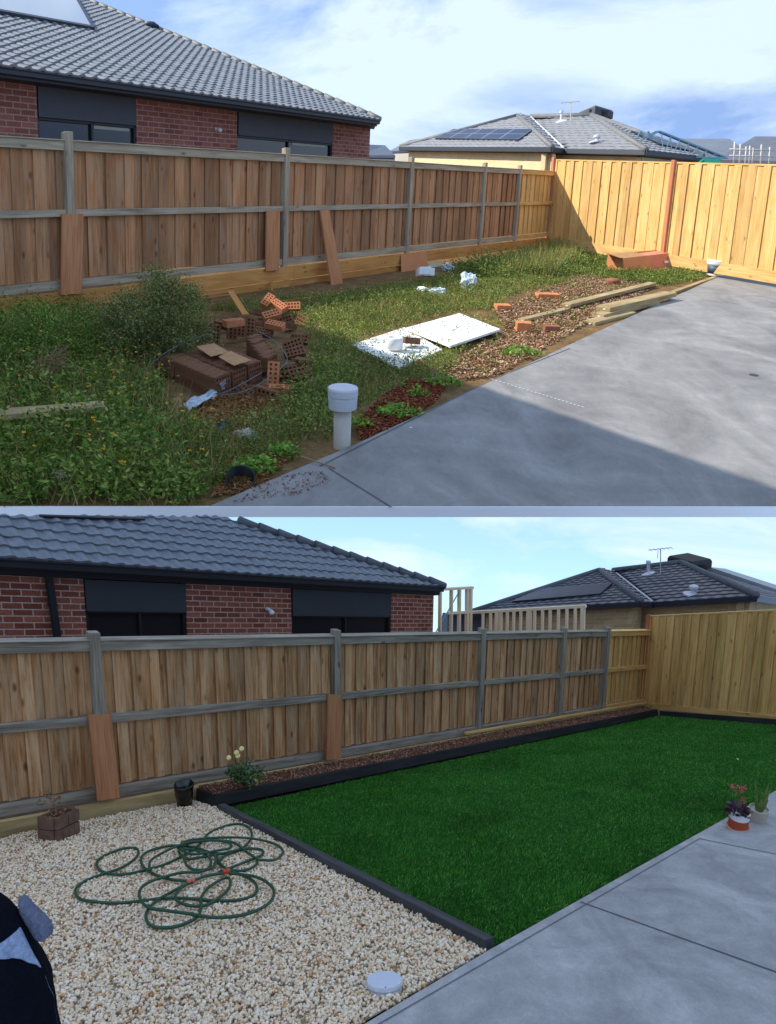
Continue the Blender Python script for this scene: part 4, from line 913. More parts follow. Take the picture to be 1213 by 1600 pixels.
def blades(poly, n, hmin, hmax, w, p=1.2, lean=.5, C=None):
    C = scatter(px2g(poly), n, p) if C is None else C; n = len(C); H = rng.uniform(hmin, hmax, n)[:, None]; D = rdir(n)*lean; D[:, 2] = 1; D /= np.linalg.norm(D, axis=1, keepdims=True)
    S = rdir(n); S[:, 2] = 0; S /= np.linalg.norm(S, axis=1, keepdims=True)+1e-6; W = w*(1+np.hypot(C[:, 0], C[:, 1])*.05)[:, None]
    V = np.stack([C-S*W/2, C+S*W/2, C+D*H], 1).reshape(-1, 3); return V, np.arange(3*n).reshape(-1, 3)
zA = [(-40, 512), (120, 498), (300, 478), (322, 520), (250, 575), (250, 620), (330, 690), (352, 745), (310, 792), (-40, 792)]
pat_ = lambda C: .35+1.3*np.clip(.5+.35*np.sin(C[:, 0]*3.1+C[:, 1]*1.7)+.35*np.sin(C[:, 0]*-1.9+C[:, 1]*4.3+1), 0, 1)
V, F = join([tufts(zA, 850, 60, .12, .34, .027, .32, hfun=pat_), tufts([(-40, 510), (150, 500), (240, 600), (-40, 640)], 320, 80, .3, .6, .022, .3), tufts([(-40, 640), (200, 650), (300, 792), (-40, 792)], 130, 60, .3, .55, .034, .25)])
tag(npmesh('weeds', V, F, GREEN_A, nper=4), kind='stuff')
zB = [(325, 484), (470, 466), (600, 452), (760, 425), (860, 405), (925, 402), (890, 440), (800, 462), (770, 486), (716, 486), (640, 505), (548, 534), (560, 552), (630, 574), (705, 545), (735, 540), (690, 585), (640, 600), (560, 640), (505, 650), (480, 690), (400, 720), (352, 745), (330, 690), (400, 650), (480, 640), (486, 560), (478, 500)]
V, F = join([tufts(zB, 2500, 30, .04, .20, .021, .5, p=1.0, hfun=pat_), tufts([(440, 640), (520, 560), (560, 590), (520, 690), (470, 690)], 120, 50, .12, .3, .025, .3)])
tag(npmesh('weeds', V, F, GREEN_B, nper=4), kind='stuff')
zC = [(868, 392), (945, 402), (1000, 426), (1075, 424), (1096, 424), (1098, 436), (1040, 448), (960, 438), (880, 424)]
V, F = join([tufts(zC, 900, 24, .04, .16, .028, .5, p=.3), tufts([(700, 430), (780, 408), (868, 392), (900, 402), (905, 420), (870, 436), (780, 440)], 420, 60, .2, .5, .03, .5, p=.2), tufts([(1070, 420), (1090, 412), (1098, 414), (1088, 424)], 26, 60, .3, .6, .03, .3, p=.1)])
tag(npmesh('weeds', V, F, GREEN_B, nper=4), kind='stuff')
tag(npmesh('weeds', *tufts([(770, 486), (850, 452), (920, 430), (1000, 440), (930, 500), (780, 588), (650, 600), (745, 545)], 150, 26, .03, .12, .022, .3, p=.6), GREEN_B, nper=4), kind='stuff')
tag(npmesh('weeds', *tufts([(550, 540), (644, 508), (718, 489), (782, 514), (704, 544), (632, 574)], 170, 22, .06, .2, .02, .4, p=.5), GREEN_B, nper=4), kind='stuff')
V, F = join([blades(zA, 4500, .05, .35, .006), blades(zB, 12000, .04, .16, .006, 1.), blades(zC, 5000, .05, .2, .009, .3), blades([(760, 430), (868, 392), (905, 415), (860, 438)], 4000, .2, .55, .012, .2)])
tag(npmesh('grass', V, F, GREEN_B, nper=3), kind='stuff')
V, F = join([blades(zA, 2600, .1, .5, .006, 1., .8), blades(zB, 2600, .05, .25, .006, 1., .9), blades([(760, 430), (868, 392), (905, 415), (860, 438)], 1200, .2, .6, .010, .2)]); tag(npmesh('dry_grass', V, F, STRAW, nper=3), kind='stuff')
C_ = scatter(px2g(zA), 150, 1.)+np.column_stack([np.zeros(150), np.zeros(150), rng.uniform(.2, .45, 150)]); C_ = np.repeat(C_, 6, 0); V, F = leaves(C_, rdir(len(C_))*np.array([1, 1, .3]), .017, .014); tag(npmesh('wild_flowers', V, F, leafm('yellow_flower', [(0, hx(226, 160, 30)), (1, hx(244, 196, 60))], .6, .2), nper=4), kind='stuff')
# weed edge clumps with broad leaves along the patio
for (px, py, r, nn_) in ((692, 604, .16, 260), (622, 652, .17, 300), (400, 738, .13, 260), (655, 622, .08, 100), (445, 715, .1, 150), (815, 556, .2, 240), (40, 740, .3, 320), (110, 690, .25, 260), (560, 670, .1, 120)):
    C = G(px, py); n_ = nn_; a = rng.uniform(0, 6.28, n_); q = np.sqrt(rng.random(n_))*r*1.2; P = C+np.column_stack([np.cos(a)*q, np.sin(a)*q*1.1, .02+.11*rng.random(n_)*(1.2-q/r*.6)]); D = rdir(n_); D[:, 2] *= .3; D /= np.linalg.norm(D, axis=1, keepdims=True)
    L = rng.uniform(.022, .045, n_); V, F = leaves(P, D, L, L*.9)
    if px == 692: VV, FF = V, F
    else: FF = np.concatenate([FF, F+len(VV)]); VV = np.concatenate([VV, V])
tag(npmesh('broadleaf_weeds', VV, FF, GREEN_D, nper=4), kind='stuff')
# the big flowering bush and a second lower one
def bush(name, label, px, py, rx, rz, nl, lm, nf, dry=0):
    b0 = G(px, py); t = thing(name, label, 'bush', b0); g = MB()
    for k in range(26):
        a = rng.uniform(0, 6.28); q = rng.uniform(.2, .95); e_ = b0+V3(math.cos(a)*rx*q, math.sin(a)*rx*q, rz*(1.05-.5*q)); g.tube([b0+V3(math.cos(a), math.sin(a), 0)*.05, (b0+e_)/2+ZU*.06, e_], [.008, .005, .002], 5)
    g.build('stems', M_dry, t)
    c = rdir(90); c[:, 2] = np.abs(c[:, 2]); cc = c*np.array([rx, rx, rz])*rng.uniform(.35, 1., (90, 1)); i = rng.integers(0, 90, nl)
    P = b0+cc[i]+rng.normal(0, 1, (nl, 3))*np.array([.075, .075, .06]); P[:, 2] = np.maximum(P[:, 2], b0[2]); D = rdir(nl)+(P-b0)*1.; D /= np.linalg.norm(D, axis=1, keepdims=True)
    L = rng.uniform(.016, .036, nl); V, F = leaves(P, D, L, L*.4); npmesh('foliage', V, F, lm, t, nper=4)
    k = rng.integers(0, nl, nf); Pf = P[k]+nz(V3(.0, -.5, .6))*.03; parts = []
    for q in range(5):
        D = rdir(nf); D[:, 2] = np.abs(D[:, 2])*.4; D /= np.linalg.norm(D, axis=1, keepdims=True); parts.append(leaves(Pf, D, .016, .013))
    V, F = join(parts); tag(npmesh('flowers', V, F, leafm('yellow_flower', [(0, hx(226, 160, 30)), (1, hx(244, 196, 60))], .6, .2), t, nper=4), kind='stuff'); return t
bush('flowering_bush', 'tall olive green bush dotted with yellow flowers left of the brick pile', 242, 568, .60, .95, 42000, GREEN_BUSH, 110)
bush('flowering_bush', 'lower green bush with yellow flowers at the left edge of the weedy yard', 62, 575, .6, .62, 24000, GREEN_A, 60)
g = MB()
for k in range(46):
    a = G(rng.uniform(20, 75), rng.uniform(575, 620), GH-.05); b = G(rng.uniform(60, 125), rng.uniform(535, 575), GH-rng.uniform(.3, .42)); m_ = (a+b)/2+rng.normal(0, .03, 3); g.tube([a, m_, b], [.006, .004, .002], 5)
    for q in range(3): g.tube([m_*(1-q/4)+b*(q/4), m_*(1-q/4)+b*(q/4)+rng.normal(0, .05, 3)], [.003, .001], 4)
tag(g.build('dead_bush', M_dry, base=G(50, 600)), 'clump of dead brown stalks at the left of the weedy yard', 'bush')
# bark and straw
def chips(poly, n, lx, ly, lz, m, name, p=1.2, z=.01, zamp=.02, mound=None):
    C = scatter(px2g(poly), n, p); n = len(C); C[:, 2] += z+rng.random(n)*zamp
    if mound is not None: C[:, 2] += mound(C)
    A = rdir(n); A[:, 2] *= .35; A /= np.linalg.norm(A, axis=1, keepdims=True); B = np.cross(A, rdir(n)); B[:, 2] *= .4; B /= np.linalg.norm(B, axis=1, keepdims=True); Cn = np.cross(A, B)
    s = rng.uniform(.5, 1.3, (n, 1)); a, b, c = A*lx*s/2, B*ly*s/2, Cn*lz/2
    V = np.stack([C-a-b-c, C+a-b*.6-c, C+a+b-c, C-a*.8+b-c, C-a-b+c, C+a-b*.6+c, C+a+b+c, C-a*.8+b+c], 1).reshape(-1, 3)
    f = np.array([(0, 3, 2, 1), (4, 5, 6, 7), (0, 1, 5, 4), (2, 3, 7, 6), (1, 2, 6, 5), (3, 0, 4, 7)]); F = (np.arange(n)[:, None, None]*8+f[None]).reshape(-1, 4)
    return tag(npmesh(name, V, F, m, nper=4), kind='stuff')
M_bark1 = islandm('bark_pale', [(0, hx(104, 74, 54)), (.4, hx(150, 112, 86)), (.75, hx(186, 150, 120)), (1, hx(216, 190, 160))], .95, 40, .3, .1)
M_barkr = islandm('bark_red', [(0, hx(96, 48, 32)), (.5, hx(136, 70, 48)), (1, hx(170, 110, 80))], .95, 40, .3, .1)
chips([(770, 486), (850, 452), (920, 430), (1000, 436), (1030, 446), (930, 500), (780, 588), (700, 600), (650, 600), (745, 545), (790, 515)], 9000, .045, .018, .006, M_bark1, 'bark_chips', .8)
chips([(560, 660), (600, 620), (640, 596), (700, 600), (680, 630), (600, 680), (560, 690)], 3200, .03, .015, .005, M_barkr, 'red_bark_chips', .8)
chips([(260, 640), (350, 612), (400, 618), (470, 610), (500, 640), (400, 660), (350, 690), (270, 680)], 6000, .05, .006, .003, islandm('straw_litter', [(0, hx(96, 66, 38)), (.5, hx(150, 108, 66)), (1, hx(190, 150, 100))], .95, 40, .2, .1), 'straw', .8)
chips([(360, 700), (470, 700), (400, 770), (330, 780)], 1500, .05, .006, .003, MATS['straw_litter'], 'straw', .8)
GH_ = GH; GH = GH_-PT-.006
chips([(420, 745), (500, 735), (520, 752), (460, 775), (360, 785)], 260, .012, .007, .002, M_barkr, 'dirt_crumbs', .8, 0, .002)
GH = GH_
stick('twig', 'dry twig lying over the patio edge near the black bucket', 'twig', G(470, 713, GH-.06), G(524, 731, GH-.04), .008, .008, M_dry, bevel=0)
g = MB(); c = G(642, 668, GH-PT-.002); g.lathe(c, [(.014, 0), (.014, .002), (0, .003)], 20, ax=Y.n); tag(g.build('disc', M_pvc, base=c), 'tiny white disc set in the patio concrete', 'disc')
g = MB(); c = G(1178, 586, GH-PT-.002); g.lathe(c, [(.05, 0), (.05, .004), (.035, .005), (0, .002)], 24, ax=Y.n); tag(g.build('drain_grate', M_cord, base=c), 'small dark round drain in the sunlit patio', 'drain')

# --- unseen block added far to the left, top edge shaped to cast the shade ------------------
def wpt(p): return np.array((Y1.F@Vector([*p, 1]))[:3])
s_ = TO_SUN; Pf, Pn = wpt(G(31, 356)), wpt(G(1500, 866)); Lf = 120.; zt = Pf[2]+Lf*s_[2]; Ln = (zt-Pn[2])/s_[2]
Qf, Qn = Pf+s_*Lf, Pn+s_*Ln; dd_ = nz(Qn-Qf)
YW = Yard(); YW.F = Matrix.Identity(4); YW.n = ZU; YW.R = WR; Y = YW
Qa, Qb = Qf-dd_*25, Qn+dd_*70; pl = PL(Qa, Qb); outw = -nz(V3(s_[0], s_[1], 0)); outw = -pl.N if pl.N@s_ > 0 else pl.N
t = thing('shade_block', 'tall unseen block added far to the left to shade the near ground', 'shade block', (Qa+Qb)/2*V3(1, 1, 0)-ZU*60)
g = MB(); g.slab([Qa, Qb, Qb-ZU*(Qb[2]+60), Qa-ZU*(Qa[2]+60)], -outw*14); g.build('wall', plain('shade_block_render', hx(190, 186, 178), .85, .05, .2), t)
wf = None; L_ = np.linalg.norm(Qb-Qa); g = MB()
for i in range(int(L_/9)):
    for k in range(9): c = Qa+pl.e*(5+i*9)-ZU*(6+k*9)+outw*.03; g.box(c, pl.e*2.2, outw*.1, ZU*1.8)
o = g.build('windows', M_glass, t); tag(o, kind='stuff')  # glass boxes dressing the added shade block, out of view

# =================================================================== LOWER YARD (after)
Y = Y2; GH = 1.85
n = Y.n
g = MB(); g.slab([gz(V3(x, y, 0), GH+.05) for x, y in ((-14, .4), (14, .4), (22, 38), (-22, 38))], -ZU*.1)
tag(g.build('ground', soilm('garden_soil', [(.35, hx(70, 52, 40)), (.6, hx(110, 86, 68)), (.75, hx(140, 112, 90))], 5)), kind='structure')
M_conc2 = concretem('patio_concrete_after', hx(164, 163, 160), hx(144, 143, 141), hx(184, 182, 178), 1.6)
pat2 = [(623, 1568), (765, 1484), (1135, 1278), (1300, 1187), (1330, 1720), (420, 1690)]
g = MB(); g.slab([G(x, y, GH-.04) for x, y in pat2], -ZU*.08); tag(g.build('patio', M_conc2), kind='structure')
groove([(907, 1408.5, 1330, 1560), (1093, 1310, 1300, 1352)], .011, GH-.04-.004, M_joint, 'patio_joint')
groove([(1095, 1309, 560, 1618)], .006, GH-.04-.005, M_joint, 'patio_edge_line')
# gravel
grv = [(-90, 1334), (31, 1303), (274, 1255), (306, 1252), (338, 1262), (760, 1486), (623, 1566), (470, 1654), (-120, 1720)]
g = MB(); g.quad([G(x, y, GH+.012) for x, y in grv]); tag(g.build('gravel_base', soilm('gravel_base', [(.35, hx(186, 164, 132)), (.6, hx(220, 202, 172)), (.75, hx(236, 224, 200))], 20)), kind='structure')
def pebbles(poly, nn, r0, r1, m, name, p, h):
    import bmesh
    bm = bmesh.new(); bmesh.ops.create_icosphere(bm, subdivisions=2, radius=1) if False else bmesh.ops.create_icosphere(bm, subdivisions=1, radius=1)
    bv = np.array([v.co[:] for v in bm.verts]); bf = np.array([[v.index for v in f.verts] for f in bm.faces]); bm.free()
    C = scatter(px2g(poly, h), nn, p, h); nn = len(C); C[:, 2] += rng.uniform(-.002, .012, nn)
    r = rng.uniform(r0, r1, (nn, 1, 1))*np.stack([rng.uniform(.8, 1.45, nn), rng.uniform(.75, 1.1, nn), rng.uniform(.55, .85, nn)], 1)[:, None, :]
    r = r*rng.lognormal(0, .16, (nn, 1, 1)); V = bv[None]*r*(1+rng.normal(0, .08, (nn, len(bv), 1))); q = rng.normal(size=(nn, 4)); q[:, 1:3] *= .35; q /= np.linalg.norm(q, axis=1, keepdims=True)
    w, x, y, z = q.T; Rm = np.stack([1-2*(y*y+z*z), 2*(x*y-z*w), 2*(x*z+y*w), 2*(x*y+z*w), 1-2*(x*x+z*z), 2*(y*z-x*w), 2*(x*z-y*w), 2*(y*z+x*w), 1-2*(x*x+y*y)], 1).reshape(nn, 3, 3)
    V = np.einsum('nij,nvj->nvi', Rm, V)+C[:, None]; F = (np.arange(nn)[:, None, None]*len(bv)+bf[None]).reshape(-1, 3)
    return tag(npmesh(name, V.reshape(-1, 3), F, m, smooth=False), kind='stuff')
M_peb = islandm('pebble', [(0, hx(250, 234, 206)), (.22, hx(244, 220, 184)), (.42, hx(252, 242, 220)), (.6, hx(234, 206, 164)), (.72, hx(226, 210, 188)), (.84, hx(236, 206, 160)), (.93, hx(206, 156, 100)), (.975, hx(176, 116, 72)), (1, hx(150, 140, 130))], .6, 90, .2, .35)
pebbles(grv, 46000, .007, .012, M_peb, 'gravel', .75, GH)
# artificial lawn
M_turf = leafm('turf_blade', [(0, hx(28, 84, 22)), (.5, hx(48, 122, 32)), (.85, hx(78, 152, 48)), (1, hx(144, 180, 92))], .5, .25, 1.1)
turf = [(350, 1264), (1030, 1119), (1290, 1139), (1300, 1187), (1135, 1278), (768, 1481)]
g = MB(); g.quad([G(x, y, GH+.004) for x, y in turf]); tag(g.build('lawn_base', plain('turf_base', hx(34, 84, 24), .95, .3, 30)), kind='structure')
C = scatter(px2g(turf), 420000, 1.0); cw = np.array([math.sin(a*2.3+b*1.1)+math.sin(a*.7-b*2.9+1) for a, b in C[::1, :2]]) if False else np.sin(C[:, 0]*2.3+C[:, 1]*1.1)+np.sin(C[:, 0]*5.7-C[:, 1]*2.9)
H = (.026+.004*cw)[:, None]*rng.uniform(.6, 1.3, (len(C), 1)); D = rdir(len(C))*.75; D[:, 2] = .75; D[:, 0] += .25; D[:, 1] -= .2; D /= np.linalg.norm(D, axis=1, keepdims=True)
S = rdir(len(C)); S[:, 2] = 0; S /= np.linalg.norm(S, axis=1, keepdims=True)+1e-6; W = (.0022*(1+np.hypot(C[:, 0], C[:, 1])*.16))[:, None]
tag(npmesh('lawn', np.stack([C-S*W, C+S*W, C+D*H], 1).reshape(-1, 3), np.arange(3*len(C)).reshape(-1, 3), M_turf), kind='stuff')

# fences of the lower yard
LF2 = fence_plane((31, 1261), (1008, 1095)); TL2 = toward(LF2); LF_ = LF
M2 = (M_old2, M_rail2, M_new2)
posts2 = [arc(LF2, x, y) for x, y in ((147, 1060), (520, 1050), (746, 1050), (872, 1050), (940, 1050))]
xe2 = arc(LF2, 1007, 1040); st2 = (posts2[1]-posts2[0])/32.
f2 = build_left_fence('long weathered brown paling fence behind the green lawn and the pebbles', posts2, arc(LF2, -80, 1100), xe2, posts2[-1], M2, LF2, TL2, st2, 1.70, .86, posth=.10)
g = MB(); P2 = lambda x, z, o=0: LF2.A+LF2.e*x+ZU*z+TL2*o
xs = arc(LF2, -80, 1290); xb = arc(LF2, 300, 1230)
g.box((P2(xs, -.12, .16)+P2(xb, -.12, .16))/2, LF2.e*(xb-xs)/2, TL2*.025, ZU*.10); g.build('plinth_board', M_plinth2, f2, bevel=.006)
g = MB(); g.box((P2(xb, -.09, .12)+P2(xe2, -.09, .12))/2, LF2.e*(xe2-xb)/2, TL2*.02, ZU*.06); g.build('plinth_board', M_plinth2, f2, bevel=.006)
C2 = LF2.A+LF2.e*(xe2+.02); a2 = gz(C2, FH); b2 = G(1182, 1113, FH); BF2 = PL(a2, b2); TB2 = toward(BF2); LB2 = arc(BF2, 1330, 1040)
bf2 = thing('paling_fence', 'new pine paling fence across the back of the green lawn', 'fence', gz((a2+b2)/2)); SGN = -1 if (BF2.N@TB2) > 0 else 1
tz2 = BF2.uv(BF2.at(1100, 958))[1]; paling_run(BF2, 0, LB2, st2*1.1, -.02, tz2-.03, M_new2, bf2, 41)
P = lambda x, z, o=0: BF2.A+BF2.e*x+ZU*z+TB2*o
g = MB(); g.box((P(0, tz2-.012, -.02)+P(LB2, tz2-.012, -.02))/2, BF2.e*LB2/2, TB2*.05, ZU*.016); g.build('capping_rail', M_new2, bf2, bevel=.004)
g = MB(); g.box((P(0, -.07, .03)+P(LB2, -.07, .03))/2, BF2.e*LB2/2, TB2*.02, ZU*.06); g.build('plinth_board', M_new2, bf2, bevel=.004)
g = MB(); g.box(P(.04, (tz2-.2)/2, .05), BF2.e*.04, TB2*.04, ZU*(tz2+.26)/2); g.build('post', M_pinkpost, bf2, bevel=.005)
leaning('wide hardwood board leaning on the fence post above the pebbles', LF2, TL2, (138, 1117), (174, 1115.5), (188, 1247), (153, 1252), M_board, .12, .22)
leaning('narrower hardwood board on the second fence post behind the lawn', LF2, TL2, (513, 1085.5), (535.5, 1085.5), (533, 1186), (511, 1188), M_board, .12, .2)
q = LF2.off(0); q.A = q.A+TL2*.2; q.B = q.B+TL2*.2
g = MB(); g.bar(q.at(727, 1146), q.at(1010, 1098), .05, .035, TL2); tag(g.build('loose_board', M_pine if False else M_new2, base=q.at(727, 1147), bevel=.003), 'long thin yellow batten lying along the foot of the fence beside the lawn', 'board')

# garden bed and black sleepers
bed = thing('garden_bed', 'raised garden bed edged with black sleepers along the left fence', 'garden bed', G(338, 1261))
F0, F1_ = G(338, 1261), G(1029, 1118); d = nz(F1_-F0); inn = nz(np.cross(n, d)); inn = inn if (inn@(LF2.A-F0)) > 0 else -inn
H0 = .125; nb = 3; Lf_ = np.linalg.norm(F1_-F0)
for i in range(nb):
    g = MB(); g.box(F0+d*Lf_*(i+.5)/nb+n*H0/2+inn*.03, d*Lf_/nb/2*.999, inn*.03, n*H0/2); g.build('sleeper', M_black, bed, bevel=.005)
e0 = F0+inn*.06; E1_ = G(306, 1250); dd2 = nz(E1_-e0); l_ = np.linalg.norm(E1_-e0)
g = MB(); g.box(e0+dd2*l_/2+n*(H0/2-.002)+d*.03, dd2*l_/2, d*.028, n*(H0/2-.002)); g.build('sleeper', M_black, bed, bevel=.005)
R0_, R1_ = G(1031, 1119), G(1300, 1140); d3 = nz(R1_-R0_); g = MB(); o3 = nz(np.cross(n, d3)); o3 = o3 if o3[1] > 0 else -o3
g.box((R0_+R1_)/2+n*.05+o3*.03, (R1_-R0_)/2, o3*.03, n*.055); g.build('sleeper', M_black, bed, bevel=.005)
wid = abs((LF2.A-F0)@inn)
bp = [F0+inn*.05+n*.11, F1_+inn*.05+n*.11, P2(xe2, 0, .05), P2(xb, 0, .05)]
bp = [p if i < 2 else gz(p, GH-.10) for i, p in enumerate(bp)]
g = MB(); g.quad(bp); g.build('bed_soil', soilm('bed_soil', [(.35, hx(66, 44, 34)), (.55, hx(116, 80, 62)), (.72, hx(160, 122, 98))], 9), bed)
def scatter3(P4, nn):   # points in a ground quad
    poly = np.array(P4); Y_ = poly; lo, hi = poly[:, :2].min(0), poly[:, :2].max(0); q = rng.uniform(lo, hi, (nn*8, 2)); q = q[inpoly(q, poly)][:nn]; z = -(GH-.115)-(n[0]*q[:, 0]+n[1]*q[:, 1])/n[2]; return np.column_stack([q, z])
_sc = scatter
scatter = lambda poly, nn, p=1., h=GH: scatter3(bp, nn)
o = chips([(0, 0)], 9000, .022, .010, .004, islandm('bed_bark', [(0, hx(84, 52, 38)), (.4, hx(134, 92, 70)), (.8, hx(176, 134, 108)), (1, hx(200, 168, 144))], .95, 40, .3, .1), 'bed_mulch', 0, .005, .012)
scatter = _sc
# low charcoal edging between pebbles and lawn
S0, S1 = G(346, 1265), G(766, 1484); d = nz(S1-S0); s_ = nz(np.cross(d, n)); g = MB()
ed = thing('garden_edging', 'charcoal timber edging running between the pebbles and the green lawn', 'edging', S0); L_ = np.linalg.norm(S1-S0)
for i in range(2):
    g = MB(); g.box(S0+d*L_*(i+.5)/2+n*.018, d*L_/4*.999, s_*.036, n*.04); g.build('edging_board', M_edge, ed, bevel=.005)
# rose bush with tag
rb = thing('rose_bush', 'small rose bush with cream flowers in the garden bed', 'plant', G(385, 1234, GH-.11)); b0 = np.array(rb['_b']); s = b0[1]/FPX; g = MB(); tips = []
for (dx, dy) in ((-28, 38), (-14, 50), (-10, 44), (8, 34), (24, 30), (-20, 28), (0, 40), (12, 22), (-6, 26)):
    e_ = b0+V3(dx*s, rng.uniform(-.08, .08), dy*s); m_ = b0+(e_-b0)*.5+V3(rng.uniform(-.02, .02), 0, .02); g.tube(catmull([b0, m_, e_], 4), .0035, 5); tips.append((m_, e_))
g.build('stems', plain('rose_stem', hx(70, 84, 44), .7, .2, 10), rb, smooth=True)
C = np.concatenate([m_*(1-t)+e_*t+rng.normal(0, .036, (22, 3)) for m_, e_ in tips for t in (.1, .35, .6, .8, .95)]); D = rdir(len(C)); D[:, 2] *= .5; D /= np.linalg.norm(D, axis=1, keepdims=True)
V, F = leaves(C, D, rng.uniform(.028, .048, len(C)), rng.uniform(.018, .028, len(C))); npmesh('foliage', V, F, leafm('rose_leaf', [(0, hx(50, 76, 40)), (.6, hx(84, 112, 66)), (1, hx(120, 140, 92))]), rb, nper=4)
for (px, py) in ((358, 1184), (370, 1176), (378, 1170), (372, 1181)):
    c = PL(b0, b0+V3(1, 0, 0)).at(px, py); g = MB()
    for k in range(9): a = k*2.4; D_ = nz(V3(math.cos(a)*.7, -.5+.3*math.sin(a), math.sin(a)*.7+.3)); g.blob(c+D_*.015, (.02, .015, .018), 1, .1, 2, k)
    g.build('flower', plain('cream_petal', hx(240, 226, 150), .6, .1, 20, bmp=0), rb, smooth=True)
g = MB(); c = PL(b0, b0+V3(1, 0, 0)).at(401, 1214)-V3(0, .06, 0); g.box(c, nz(V3(1, .1, -.35))*.026, nz(V3(0, -.4, 1))*.022, V3(0, .0015, 0))
tg = tag(g.build('plant_tag', plain('yellow_label', hx(240, 220, 60), .5, .05, 5, bmp=0), base=c), 'yellow plant tag hanging from the rose bush', 'tag')
g = MB(); g.box(c-V3(0, .002, .0), nz(V3(1, .1, -.35))*.014, nz(V3(0, -.4, 1))*.010, V3(0, .001, 0)); g.build('tag_print', M_white, tg)
# black pot in plastic wrap by the bed corner
pt = thing('plant_pot', 'glossy black plastic pot standing at the corner of the garden bed', 'pot', G(289, 1259)); b0 = np.array(pt['_b']); s = b0[1]/FPX
g = MB(); hh = 42*s; g.lathe(b0, [(.0, 0), (12.5*s, 0), (14.5*s, hh*.5), (15.2*s, hh*.56), (15*s, hh*.70), (16.2*s, hh*.74), (16.8*s, hh*.96), (15.8*s, hh), (14.6*s, hh*.98), (13.5*s, hh*.8), (0, hh*.8)], 40, wob=lambda t, i: .03*math.sin(7*t+i)*(i > 2)+.015*math.sin(15*t+2*i)); g.build('pot', plain('glossy_black', hx(12, 13, 14), .22, .1, 4, bmp=.1, spec=.6), pt, smooth=True)
g = MB(); c = b0+V3(6*s, -4*s, hh*.8)
for a in (-.3, .2, .6): g.tube([c, c+V3(a*.02, 0, .05), c+V3(a*.04, -.005, .09)], [.006, .007, .001], 6)
g.build('green_shoot', plain('teal_leaf', hx(74, 110, 84), .5, .1, 5), pt, smooth=True)
# planter of brown bricks with a bare twig plant
bx = thing('brick_planter', 'small planter of dark brown bricks with a withered plant', 'planter', G(110, 1310)); b0 = np.array(bx['_b']); s = b0[1]/FPX; M_brn = plain('dark_brown_brick', hx(104, 78, 62), .85, .35, 12, bmp=.3)
X = nz(G(136, 1298)-G(86, 1315)); X = nz(X); Zb = nz(n+X*-.12); X = nz(X-Zb*(X@Zb)); Yb = np.cross(Zb, X); Wd = 25*s
for r_ in range(2):
    for k in range(4):
        g = MB(); xx = (-1.5+k)*Wd*.5; g.box(b0+X*(xx+rng.uniform(-.003, .003))+Yb*.03+Zb*(.055+.112*r_), X*Wd*.245, Yb*.02, Zb*.053); g.build('brick', M_brn, bx, bevel=.005)
    for k in (-1, 1):
        g = MB(); g.box(b0+X*k*Wd*.92+Yb*.13+Zb*(.055+.112*r_), X*.02, Yb*.08, Zb*.053); g.build('brick', M_brn, bx, bevel=.005)
    g = MB(); g.box(b0+Yb*.23+Zb*(.055+.112*r_), X*Wd, Yb*.02, Zb*.053); g.build('brick', M_brn, bx, bevel=.005)
g = MB(); g.box(b0+Yb*.13+Zb*.1, X*Wd*.9, Yb*.09, Zb*.1); g.build('soil', MATS['bed_soil'], bx)
g = MB(); c = b0+Yb*.13+Zb*.2-X*.02; t_ = c+ZU*.15-X*.03; g.tube([c, (c+t_)/2+X*.01, t_], [.006, .005, .004], 6)
for k in range(7): g.tube([t_, t_+V3(rng.uniform(-.09, .09), rng.uniform(-.05, .05), rng.uniform(-.02, .07))], [.003, .001], 4)
g.build('stem', M_dry, bx)
C = t_+rng.normal(0, .04, (70, 3))*np.array([1.3, 1, .7])+V3(0, 0, .02); D = rdir(70); V, F = leaves(C, D, rng.uniform(.02, .035, 70), .016); npmesh('leaves', V, F, leafm('withered_leaf', [(0, hx(110, 64, 48)), (.6, hx(150, 110, 76)), (1, hx(180, 150, 110))]), bx, nper=4)
C = b0+Yb*.1+Zb*.225+rng.normal(0, 1, (60, 3))@np.stack([X*Wd*.5, Yb*.03, Zb*.008]); V, F = leaves(C, rdir(60), .03, .02); npmesh('fallen_leaves', V, F, MATS['withered_leaf'], bx, nper=4)

